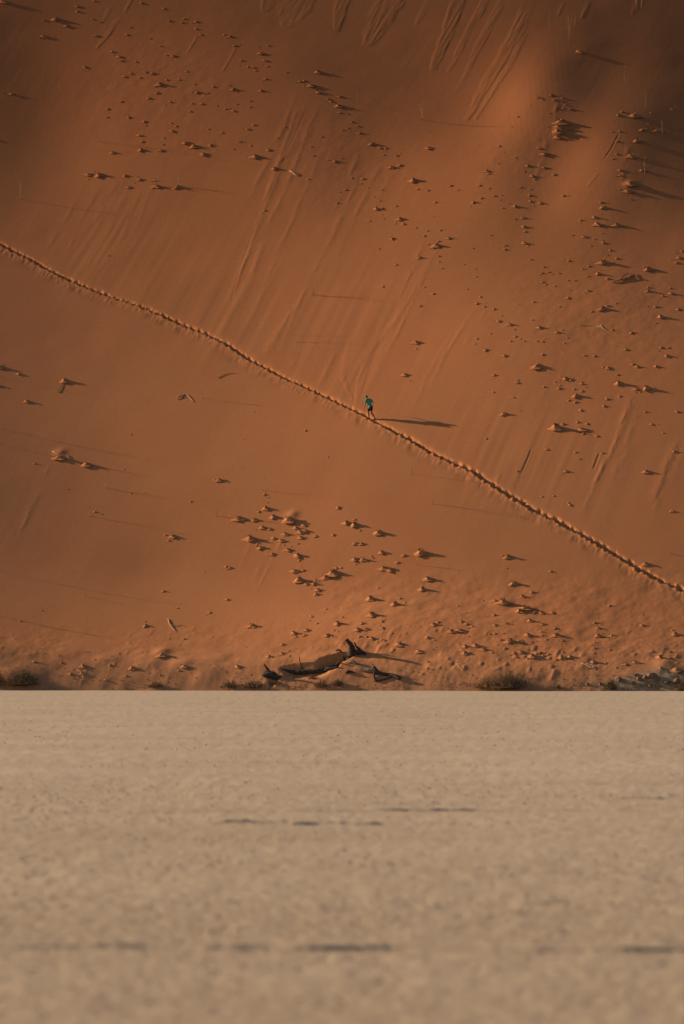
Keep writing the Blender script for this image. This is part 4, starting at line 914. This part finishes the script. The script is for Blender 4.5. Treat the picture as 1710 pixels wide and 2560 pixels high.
def finger_set(s):
    hd = (V3('wr' + s) - V3('el' + s)).normalized(); pal = V3('wr' + s) + hd * .07
    sd = (LF if s == 'L' else -LF); sd = (sd - hd * sd.dot(hd)).normalized(); ac = hd.cross(sd).normalized(); inn = -sd
    for k in range(4):
        b = pal + ac * (.027 - .018 * k) + hd * .015; L = (.066, .074, .07, .054)[k]
        c1 = b + hd * L * .55 + inn * .006; c2 = c1 + (hd * .8 + inn * .6).normalized() * L * .32; c3 = c2 + (hd * .35 + inn * .9).normalized() * L * .25
        skin('finger', [(*b, .0095), (*c1, .009), (*c2, .0085), (*c3, .007)], [(0, 1), (1, 2), (2, 3)], M_SKIN, walker, 1)
    fwd = FW if ac.dot(FW) > 0 else -FW
    b = V3('wr' + s) + hd * .035 + ac * .024 * (1 if ac.dot(FW) > 0 else -1); c1 = b + (hd * .6 + FW * .7).normalized() * .036; c2 = c1 + (hd + FW * .25).normalized() * .03
    skin('thumb', [(*b, .011), (*c1, .0105), (*c2, .008)], [(0, 1), (1, 2)], M_SKIN, walker, 1)
finger_set('L'); finger_set('R')
# shirt with short sleeves, hem at the hips
sv = [(*V3('pelvis').lerp(V3('waist'), .35), (.150, .135)), (*V3('waist'), .152), (*V3('chest'), .185), (*(V3('neck').lerp(V3('chest'), .62) - FW * .03), .15), (*V3('neck').lerp(V3('chest'), .2), .088)]; se = [(0, 1), (1, 2), (2, 3), (3, 4)]
for s in 'LR':
    sv.append((*V3('sh' + s), .085)); a = len(sv) - 1; sv.append((*V3('sh' + s).lerp(V3('el' + s), .72), .062)); se += [(3, a), (a, a + 1)]
skin('shirt', sv, se, M_SHIRT, walker, 2, 1)
pv = [(*V3('pelvis').lerp(V3('waist'), .3), .138), (*V3('pelvis'), .145)]; pe = [(0, 1)]
for s in 'LR':
    pv.append((*V3('hip' + s).lerp(V3('kn' + s), .12), .105)); a = len(pv) - 1; pv.append((*V3('hip' + s).lerp(V3('kn' + s), .72), .088)); pe += [(1, a), (a, a + 1)]
skin('shorts', pv, pe, M_SHORT, walker, 2, 1)
hc = V3('head')
hv = [(*(hc + Vector((0, 0, .075)) - FW * .012), .092), (*(hc + Vector((0, 0, .02)) - FW * .045), .09), (*(hc - Vector((0, 0, .05)) - FW * .055), .066)]
skin('hair', hv, [(0, 1), (1, 2)], M_HAIR, walker)
for s in (1, -1):
    e = hc + LF * s * .088 + Vector((0, 0, -.02)); skin('ear', [(*e, .016), (*(e + Vector((0, 0, .035)) - FW * .008), .02)], [(0, 1)], M_SKIN, walker, 1)
    y = hc + FW * .083 + LF * s * .033 + Vector((0, 0, .005)); skin('eye', [(*y, .011), (*(y + LF * .006), .011)], [(0, 1)], M_HAIR, walker, 1)
mo = hc + FW * .088 + Vector((0, 0, -.062)); skin('mouth', [(*(mo - LF * .022), .007), (*(mo + LF * .022), .007)], [(0, 1)], solid('lip', (.30, .12, .09)), walker, 1)
for s in 'LR':
    a = V3('an' + s); up = Vector((0, 0, -.02)) if s == 'L' else Vector((0, 0, 0)); gp = ground_xy(W0.x + a.x, W0.y + a.y) - W0.z
    heel = a + Vector((0, 0, -.055)) - FW * .03; toe = heel + FW * .24 + Vector((0, 0, .02 if s == 'L' else -.05))
    sh = skin('shoe', [(*(a + Vector((0, 0, .01))), .046), (*heel, .045), (*heel.lerp(toe, .6), .045), (*toe, .032)], [(0, 1), (1, 2), (2, 3)], M_SHOE, walker, 1, 1)
    skin('sole', [(*(heel - Vector((0, 0, .03)) - FW * .01), .032), (*(heel.lerp(toe, .6) - Vector((0, 0, .03))), .034), (*(toe - Vector((0, 0, .018))), .022)], [(0, 1), (1, 2)], M_SOLE, sh, 1, 1)
